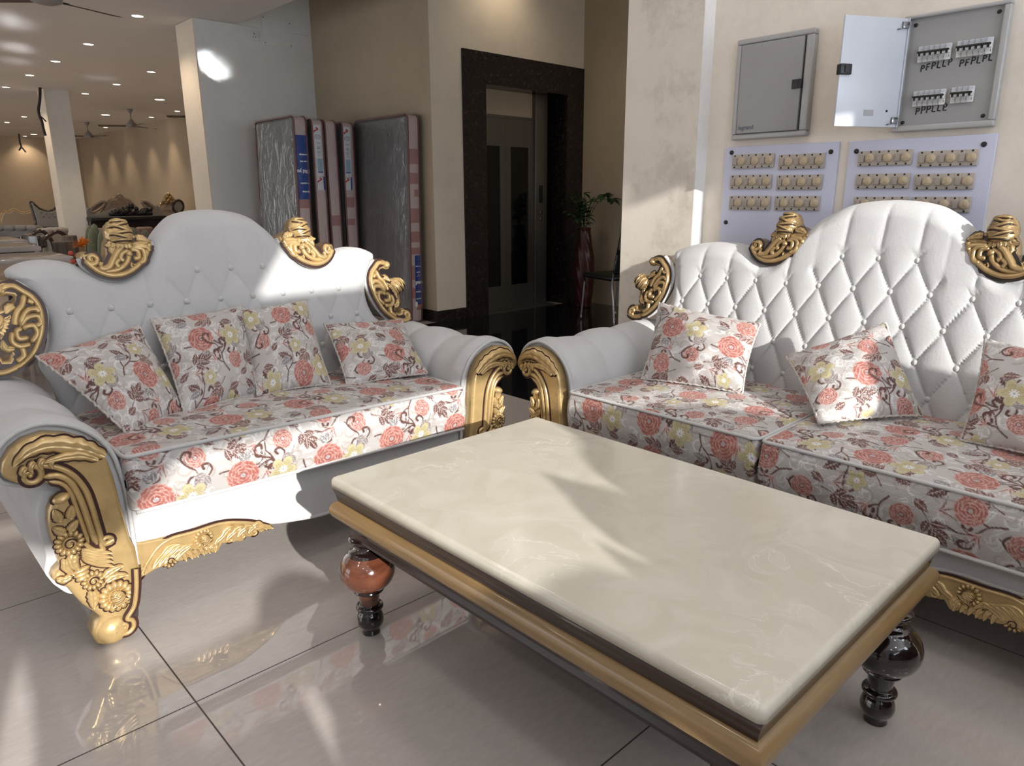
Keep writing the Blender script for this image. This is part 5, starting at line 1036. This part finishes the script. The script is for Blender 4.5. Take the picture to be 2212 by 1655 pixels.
def armchair(name, label, loc, rz, cloth, arm, w=.9, h=.86, d=.85, n=3, cat='armchair', armr=.13):
    t = thing(name, label, cat, loc, rz); hw = w/2
    m_ = MB(); m_.box((-hw+.1, -d/2+.05, .12), (hw-.1, d/2-.05, .30), 0, .02); m_.build('base', M[cloth], t)
    m_ = MB(); m_.box((-hw+.12, -d/2+.03, .30), (hw-.12, d/2-.2, .46), 0, .05); m_.build('seat_cushion', M[cloth], t)
    m_ = MB(); puffs(m_, -hw+.08, hw-.08, d/2-.24, d/2-.02, .62, h, n); m_.box((-hw+.10, d/2-.19, .12), (hw-.10, d/2-.03, .72), 0, .04); m_.build('backrest', M[cloth], t)
    for sx in (-1, 1):
        m_ = MB(); m_.box((sx*(hw-.09)-.07, -d/2+.05, .12), (sx*(hw-.09)+.07, d/2-.10, .52), 0, .03); m_.build('armrest', M[cloth], t)
        m_ = MB(); A2 = np.linspace(0, 2*PI, 22, endpoint=False); G = []
        for s in np.linspace(0, 1, 14): r = armr*(.75+.25*math.sin(PI*s)**.5)*(1 if 0 < s < 1 else .4); G.append([(sx*(hw-.06)+r*(1+.06*math.cos(8*k+s*20))*math.cos(k), -d/2+.02+(d-.10)*s, .50+r*(1+.06*math.cos(8*k+s*20))*math.sin(k)) for k in A2])
        m_.grid(np.array(G), 0, cv=True); m_.build('carved_arm_roll', M[arm], t)
    for sx in (-1, 1):
        for sy in (-1, 1): MB().lathe([(.0, .14), (.03, .14), (.035, .10), (.02, .05), (.025, 0), (0, 0)], (sx*(hw-.13), sy*(d/2-.12), 0), 12).build('leg', M['dark_wood'], t)
    return t
armchair('armchair', 'grey channel-backed armchair seen from behind with ornate dark scroll arms', (*atd(78, 11.), 0), PI+.75, 'grey_cloth', 'black_carved', .66, .73, .62, 3, 'armchair', .10)
armchair('sofa', 'grey channel-backed sofa at the far left beyond the marble tables', (*atd(12, 12.2), 0), -.75, 'grey_cloth', 'silver_wood', .95, .72, .62, 4, 'sofa', .10)
gt = thing('tub_chair', 'sage green velvet tub chair with fluted back behind the gold crest', 'armchair', (*atd(250, 8.3), 0), .75)
m_ = MB(); m_.lathe([(0, .44), (.26, .44), (.30, .40), (.30, .14), (0, .14)], (0, 0, 0), 28); m_.build('seat', M['green_velvet'], gt)
for k in range(9):
    a_ = math.radians(-25+230*k/8.); h_ = .82-.03*abs(k-4)**1.2*.5; MB().sphere((.31*math.cos(a_), .31*math.sin(a_), .12+h_/2-.06), (.075, .085, h_/2), 0, 12, 16).build('back_flute', M['green_velvet'], gt)
for k in range(3): MB().lathe([(0, .15), (.02, .15), (.014, 0), (0, 0)], (.2*math.cos(k*2.1), .2*math.sin(k*2.1), 0), 10).build('leg', M['dark_wood'], gt)
def headboard(name, label, cat, loc, rz, outline, th, cloth, trim, seat=None, buttons=()):
    """a carved-back seat: padded back with a moulded rim, plus seat block and legs"""
    t = thing(name, label, cat, loc, rz); O = cat_rom(outline, 5, True); Mf = lambda a, b, d: (a, -d, b)
    m_ = MB(); m_.prism(O, 0, th, Mf, 0, .03); m_.build('backrest', M[cloth], t); m_ = MB(); P = np.array([Mf(a, b, th*.7) for a, b in O]); m_.tube(np.concatenate([P, P[:1]]), .028, 8); m_.build('carved_rim', M[trim], t)
    m_ = MB()
    for a, b in buttons: m_.sphere((a, -th-.002, b), .016, 0, 6, 10)
    if buttons: m_.build('tufting_buttons', M[cloth], t)
    if seat:
        x0, x1, dp, h = seat; MB().box((x0, -dp, .16), (x1, -.0, h), 0, .05).build('seat', M[cloth], t)
        for a in (x0+.06, x1-.06):
            for b in (-dp+.06, -.06): MB().lathe([(0, .18), (.03, .18), (.02, .09), (.026, 0), (0, 0)], (a, b, 0), 10).build('leg', M[trim], t)
    return t
def PO(pts, x0, y0, sc, Y, cx): return [(q[0]-cx, q[2]) for q in (on(x0+a/sc, y0+b/sc, 'y', Y) for a, b in pts)]
Yh = 15.2; cxh = on(92, 450, 'y', Yh)[0]
headboard('chaise', 'grey tufted chaise with dark swooping frame half hidden by the column', 'chaise', (cxh, Yh, 0), 0, PO([(560, 250), (590, 252), (640, 300), (720, 360), (820, 400), (920, 405), (1010, 370), (1080, 300), (1180, 240), (1200, 560), (1100, 700), (720, 700), (650, 560), (600, 400)], 0, 410, 8.71, Yh, cxh), .12, 'grey_cloth', 'dark_wood', (-.25, .6, .8, .52), PO([(740, 420), (840, 440), (960, 440), (1050, 440), (790, 500), (900, 510), (1000, 500)], 0, 410, 8.71, Yh, cxh))
Yh = 17.; cxh = on(45, 450, 'y', Yh)[0]
headboard('settee', 'cream leatherette settee with gilded crest at the far left', 'settee', (cxh, Yh, 0), 0, PO([(40, 430), (150, 425), (200, 385), (250, 375), (310, 400), (360, 425), (450, 440), (600, 420), (620, 660), (30, 660)], 0, 410, 8.71, Yh, cxh), .14, 'cream_leather', 'gold', (-.35, .35, .7, .5))
Yh = 15.6; cxh = on(254, 450, 'y', Yh)[0]
sb_ = headboard('sofa', 'champagne carved sofa back with domed crest and scroll ends by the far wall', 'sofa', (cxh, Yh, 0), 0, PO([(390, 360), (420, 300), (450, 240), (480, 215), (545, 210), (565, 175), (605, 155), (650, 175), (670, 215), (740, 225), (790, 260), (835, 310), (870, 370), (900, 500), (350, 500)], 170, 400, 7.135, Yh, cxh), .09, 'silver_wood', 'silver_wood', (-.6, .62, .7, .44))
m_ = MB(); m_.prism(cat_rom(PO([(130, 350), (170, 410), (240, 440), (330, 420), (430, 380), (520, 350), (650, 370), (760, 350), (860, 400), (960, 420), (1080, 400), (1190, 300), (1200, 520), (150, 520)], 170, 400, 7.135, Yh, cxh), 4, True), 0, .13, lambda a, b, d: (a, -d, b), 0, .03); m_.build('sweeping_rail', M['grey_cloth'], sb_)
for cxp, cyp, sg in ((268, 335, 1), (1060, 330, -1)):
    E_ = PO([(cxp+105*math.cos(k)*.95-sg*38*math.sin(k), cyp+70*math.sin(k)-sg*45*math.cos(k)) for k in np.linspace(0, 2*PI, 14, endpoint=False)], 170, 400, 7.135, Yh, cxh)
    m_ = MB(); m_.prism(cat_rom(E_, 4, True), .02, .10, lambda a, b, d: (a, -d, b), 0, .03); sc_ = m_.build('scroll_end', M['grey_cloth'], sb_); P = np.array([(a, -.11, b) for a, b in cat_rom(E_, 4, True)]); MB().tube(np.concatenate([P, P[:1]]), .03, 8).build('carved_rim', M['silver_wood'], sc_)
Yb = 13.6; bx0, bx1 = on(188, 470, 'y', Yb)[0], on(352, 470, 'y', Yb)[0]; zb1, zb0 = on(250, 467, 'y', Yb)[2], on(250, 477, 'y', Yb)[2]
sb = thing('console_bench', 'long black console bench with mauve cushions in front of the carved sofa back', 'bench', ((bx0+bx1)/2, Yb, 0)); hb = (bx1-bx0)/2
MB().box((-hb, -.2, zb0), (hb, .3, zb1), 0, .02).build('top_rail', M['black_carved'], sb); MB().box((-hb, -.2, .0), (hb, .3, .14), 0, .02).build('plinth', M['black_carved'], sb); MB().box((-hb+.02, -.1, .14), (hb-.02, .28, zb0)).build('back_panel', M['dark_wood'], sb)
ls_ = MB().box((bx0-.02, Yb-.55, 0), (bx1+.3, Yb-.24, .50), 0, .02); tag(ls_.build('low_settle', M['dark_wood']), 'dark wooden low settle carrying the mauve cushions before the console bench', 'settle')
wq = (bx1-bx0)/4
for k, nm in enumerate(('first', 'second', 'third', 'fourth')): tag(MB().box((bx0+wq*k, Yb-.48, .503), (bx0+wq*(k+.94), Yb-.33, .70), 0, .05).build('cushion', M['mauve_cloth']), 'dusty mauve cushion, %s from the left along the black bench' % nm, 'cushion', 'mauve cushions on the bench')
ca = thing('carved_ornament', 'black carved scrollwork piece standing on the console bench', 'ornament', (on(283, 460, 'y', Yb)[0], Yb, zb1+.002))
m_ = MB(); m_.box((-.34, -.05, 0), (.34, .05, .06), 0, .02)
for k in range(60): a_ = rr_.uniform(-.33, .33); m_.sphere((a_, rr_.uniform(-.03, .03), rr_.uniform(.03, .10+.10*max(0, 1-abs(a_)/.12))), rr_.uniform(.03, .05), 0, 6, 8)
m_.build('scrollwork', M['black_carved'], ca)
Yh = 16.2; cxh = on(357, 450, 'y', Yh)[0]
cg = headboard('armchair', 'beige tufted armchair with gilded crest beside the pillar at the far wall', 'armchair', (cxh, Yh, 0), 0, PO([(1190, 400), (1220, 350), (1280, 300), (1350, 280), (1420, 300), (1450, 360), (1460, 520), (1190, 520)], 170, 400, 7.135, Yh, cxh), .10, 'beige_cloth', 'beige_cloth', (-.22, .22, .6, .45), PO([(1215+34*k, 385) for k in range(7)], 170, 400, 7.135, Yh, cxh))
m_ = MB(); m_.tube([(a, -.07, b) for a, b in cat_rom(PO([(1240, 310), (1290, 260), (1340, 160), (1390, 170), (1450, 240), (1480, 300)], 170, 400, 7.135, Yh, cxh), 5)], .035, 8)
for a, b in PO([(1310, 240), (1340, 190), (1360, 150), (1390, 200), (1420, 220), (1350, 250), (1370, 230), (1330, 270), (1400, 260), (1440, 260)], 170, 400, 7.135, Yh, cxh): m_.sphere((a, -.08, b), .05, 0, 6, 8)
m_.build('gilded_crest', M['bronze'], cg)
Yh = 15.9; cxh = on(383, 445, 'y', Yh)[0]
oc = headboard('side_chair', 'oval-backed brown chair at the foot of the big pillar', 'chair', (cxh, Yh, 0), 0, PO([(1520+80*math.cos(k), 330+95*math.sin(k)) for k in np.linspace(0, 2*PI, 12, endpoint=False)], 170, 400, 7.135, Yh, cxh), .06, 'grey_cloth', 'dark_wood', (-.2, .2, .5, .46))
MB().box((-.03, -.04, .40), (.03, .0, .86)).build('back_post', M['dark_wood'], oc)
armchair('tub_chair', 'pinkish beige tub chair peeping over the left sofa hump', (*atd(372, 10.), 0), PI+.6, 'beige_cloth', 'beige_cloth', .62, .92, .6, 2, 'armchair', .08)
def stump(x, y, r, h, label):
    o = MB(); o.lathe([(0, h), (r*.96, h), (r, h-.015), (r*1.02, h*.5), (r*.95, .02), (r*.92, 0)], (x, y, 0), 30); tag(o.build('stump_stool', M['bark']), label, 'stool')
stump(*atd(120, 6.9), .085, .76, 'grey driftwood stump stool left of the column foot'); stump(*atd(137, 8.0), .075, .76, 'second driftwood stump tucked behind the first, by the column')
for (x, y, rz, lb) in ((*atd(84, 9.0), PI/2+.25, 'dark carved dining chair with scroll arms standing before the grey armchair'),):
    t = thing('dining_chair', lb, 'chair', (x, y, 0), rz); MB().box((-.2, -.2, .42), (.2, .2, .48), 0, .02).build('seat', M['dark_wood'], t)
    for sx in (-1, 1):
        m_ = MB(); m_.tube(cat_rom([(sx*.2, -.2, 0), (sx*.2, -.18, .45), (sx*.22, -.16, .66), (sx*.22, -.06, .76), (sx*.21, .08, .70), (sx*.2, .16, .62)], 5), .028, 10); m_.build('scroll_arm', M['dark_wood'], t)
        MB().box((sx*.2-.02, .16, 0), (sx*.2+.02, .20, .70), 0, .006).build('leg', M['dark_wood'], t)
    MB().box((-.2, .16, .50), (.2, .19, .72), 0, .01).build('backrest', M['dark_wood'], t)
# ------------------------------------------------------------------ added unseen plates behind the camera, cut to shape the sun patches
SUN = np.array([.25, 1., -.31])
def curve_plate(name, outer, holes, y, th, mat):
    cu = bpy.data.curves.new(name, 'CURVE'); cu.dimensions = '2D'; cu.fill_mode = 'BOTH'; cu.extrude = th/2
    for poly in [outer]+holes:
        sp = cu.splines.new('POLY'); sp.points.add(len(poly)-1); sp.use_cyclic_u = True
        for p, (u, v) in zip(sp.points, poly): p.co = (u+SUN[0]*y, v+SUN[2]*y, 0, 1)
    o = bpy.data.objects.new('t', cu); COL.objects.link(o); dg = bpy.context.evaluated_depsgraph_get(); dg.update(); me = bpy.data.meshes.new_from_object(o.evaluated_get(dg)); bpy.data.objects.remove(o)
    me.transform(Matrix(((1, 0, 0, 0), (0, 0, -1, y), (0, 1, 0, 0), (0, 0, 0, 1)))); me.materials.clear(); me.materials.append(mat); o = bpy.data.objects.new(name, me); COL.objects.link(o); return o
low = [(-1.3, -.40), (-1.3, .96), (-.34, .90), (-.25, .78), (-.16, .67), (-.13, .61), (-.105, .553), (.10, .545), (.25, .555), (.27, .575), (.29, .60), (.335, .618), (.39, .624), (.445, .612), (.485, .592), (.51, .58), (.58, .66), (.644, .713), (.70, .72), (.782, .713), (.835, .690), (.849, .712), (.861, .731), (.883, .703), (.904, .686), (.894, .725), (.908, .761), (.941, .798), (.969, .840), (1.007, .813), (1.033, .791), (1.079, .771), (1.099, .813), (1.141, .845), (1.22, .875), (1.25, .955), (1.42, .945), (1.47, .925), (1.60, .90), (1.75, .87), (1.85, .80), (1.95, .745), (2.04, .732), (2.08, .77), (2.11, .90), (2.16, .958), (2.20, .986), (2.26, .94), (2.30, .895), (2.34, .842), (2.38, .80), (2.6, .79), (2.75, .95), (3.2, 1.0), (3.2, -.40)]
slitA = [(-.343, .660), (-.314, .608), (-.287, .551), (-.274, .50), (-.29, .46), (-.345, .46), (-.356, .52), (-.356, .60)]
slitB = [(.287, .453), (.314, .448), (.331, .427), (.341, .409), (.329, .394), (.314, .376), (.307, .352), (.296, .391), (.286, .419)]
o = curve_plate('sun_blocker_low', low, [slitA, slitB], -1.3, .03, M['dark_wood']); tag(o, 'added unseen divider standing behind the camera, between the sofas and the glass shopfront', 'blocker')
up = [(-1.3, 1.02), (-.30, .93), (-.06, .915), (0, 1.0), (.12, 1.09), (1.28, 1.12), (1.36, 1.05), (1.55, .96), (1.84, .96), (2.0, 1.30), (2.0, 1.61), (.49, 1.612), (.62, 1.80), (.66, 1.98), (-1.3, 1.98)]
o = curve_plate('sun_blocker_high', up, [], -2.4, .02, M['white_plastic']); tag(o, 'added unseen banner hung inside the front glass, out of frame behind the camera', 'occluder')
o = curve_plate('sun_blocker_right', [(2.30, 1.80), (2.46, 1.80), (2.46, 1.47), (2.62, 1.40), (2.62, 1.12), (3.6, 1.12), (3.6, 2.02), (2.30, 2.02)], [], -2.45, .02, M['white_plastic']); tag(o, 'added unseen sun blocker behind the camera on the lobby side', 'sign')
# ------------------------------------------------------------------ light
sd = bpy.data.lights.new('sun', 'SUN'); sd.energy = 5.3; sd.angle = math.radians(.6); sd.color = (1., .965, .91); so = bpy.data.objects.new('sun', sd); COL.objects.link(so)
so.rotation_euler = Vector(SUN).to_track_quat('-Z', 'Y').to_euler(); so.location = tuple(-SUN*6)
def area(name, loc, tgt, sx, sy, e, col, spread=None):
    l = bpy.data.lights.new(name, 'AREA'); l.shape = 'RECTANGLE'; l.size = sx; l.size_y = sy; l.energy = e; l.color = col
    o = bpy.data.objects.new(name, l); COL.objects.link(o); o.location = loc; o.rotation_euler = (Vector(tgt)-Vector(loc)).to_track_quat('-Z', 'Y').to_euler(); return o
area('daylight_shopfront', (.65, -2.62, 1.36), (.65, 5, 1.36), 4.5, 2.6, 215, (.80, .885, 1.))
area('fill_left', (-3.3, 1.0, 1.45), (3, 1.0, 1.3), 7., 2.4, 5, (.90, .94, 1.))  # added fill from the left, no opening built there
def glint(P, z0, w_, h_, e):
    # added lamp imitating sunlight off the polished floor and table top: a thin sheet of light along the mirrored sun direction
    D = np.array([.25, 1., .31]); P = np.array(P, float); t = (P[2]-z0)/.31; o_ = P-D*t
    l = bpy.data.lights.new('sun_glint_lamp', 'AREA'); l.shape = 'ELLIPSE'; l.size = w_; l.size_y = h_; l.energy = e*w_*h_; l.color = (.95, .97, 1.); l.spread = math.radians(1.6)
    o = bpy.data.objects.new('sun_glint_lamp', l); COL.objects.link(o); o.location = tuple(o_); o.rotation_euler = Vector(D).to_track_quat('-Z', 'Y').to_euler()
for px, py, w_, h_, e in ((22, 45, .20, .17, 5.), (75, 60, .10, .16, 3.), (40, 103, .32, .10, 6.), (35, 132, .34, .04, 5.), (36, 152, .36, .035, 5.), (218, 169, .42, .045, 2.5), (340, 74, .16, .05, 5.), (126, 130, .06, .06, 2.)): glint(on(px, py, 'z', ZC), .12, w_, h_, e)
for px, py, w_, h_, e in ((447, 130, .12, .09, 11.), (470, 150, .19, .08, 13.)): glint(on(px, py, 'y', YW), .50, w_, h_, e)
def spot(name, loc, e, col, size=110, blend=.7, rad=.05, tgt=None):
    l = bpy.data.lights.new(name, 'SPOT'); l.energy = e; l.color = col; l.spot_size = math.radians(size); l.spot_blend = blend; l.shadow_soft_size = rad
    o = bpy.data.objects.new(name, l); COL.objects.link(o); o.location = loc
    if tgt is not None: o.rotation_euler = (Vector(tgt)-Vector(loc)).to_track_quat('-Z', 'Y').to_euler()
    return o
WARM = (1., .80, .58)
for x, y in LIGHTS:
    if y > 4: spot('downlight_beam', (x, y, ZC-.03), 26 if y > 7 else 22, WARM if y > 7 else (1., .85, .7), 84 if x > 5 else 118, .8)
for x in (-1.2, .2, 1.45, 2.55):
    for y in (-1.6, -.1, 1.4, 2.9): spot('seating_fill_beam', (x, y, ZC-.03), 9.5, (1., .93, .86), 150, .6, .12)  # added fill without fixtures, lifts the light on floor and seats
for y in (10., 11.5, 18.3, 21.5, 23.): spot('downlight_beam', (5.45, y, ZC-.03), 24, WARM, 84, .8)
for x in (-.5, 1.2): 
    for y in (9., 13., 17., 21.): spot('downlight_beam', (x, y, ZC-.03), 34, WARM, 118, .8)
area('fill_far_left', (-6.8, 13, 1.4), (0, 13, 1.4), 18., 2.2, 230, (.92, .95, 1.))  # added cool fill for the far showroom and its ceiling
spot('lobby_downlight_beam', (4.95, 5.16, 3.42), 15, (1., .80, .55), 130, .9)
spot('lobby_downlight_beam', (5.3, 4.0, 3.4), 12, (1., .82, .6), 120, .9)
area('fill_hall', (4.7, -2.4, 1.7), (4.9, 5.4, 1.5), 2., 1.8, 34, (1., .95, .88))  # added fill lamp for the lobby and lift wall
dl2 = thing('ceiling_downlight', 'lobby downlight over the lift wall, out of frame above its warm glow', 'downlight', (4.95, 5.18, 3.45)); MB().lathe([(.05, -.004), (.07, -.006), (.075, 0)], (0, 0, 0), 24).build('trim_ring', M['white_plastic'], dl2); MB().lathe([(0, -.003), (.055, -.003)], (0, 0, 0), 24).build('lens', M['lamp_near'], dl2)
w = bpy.data.worlds.new('world'); SC.world = w; w.use_nodes = True; w.node_tree.nodes['Background'].inputs[0].default_value = (.75, .85, 1., 1); w.node_tree.nodes['Background'].inputs[1].default_value = .25
SC.view_settings.view_transform = 'Standard'; SC.view_settings.look = 'None'; SC.view_settings.gamma = 1; SC.view_settings.exposure = .22; SC.view_settings.use_curve_mapping = False
cy = SC.cycles
for k, v in dict(use_denoising=True, max_bounces=8, diffuse_bounces=4, glossy_bounces=4, transmission_bounces=4, transparent_max_bounces=12, sample_clamp_indirect=6., caustics_reflective=False, caustics_refractive=False, use_adaptive_sampling=True, adaptive_threshold=.015, blur_glossy=.5).items():
    try: setattr(cy, k, v)
    except Exception: pass
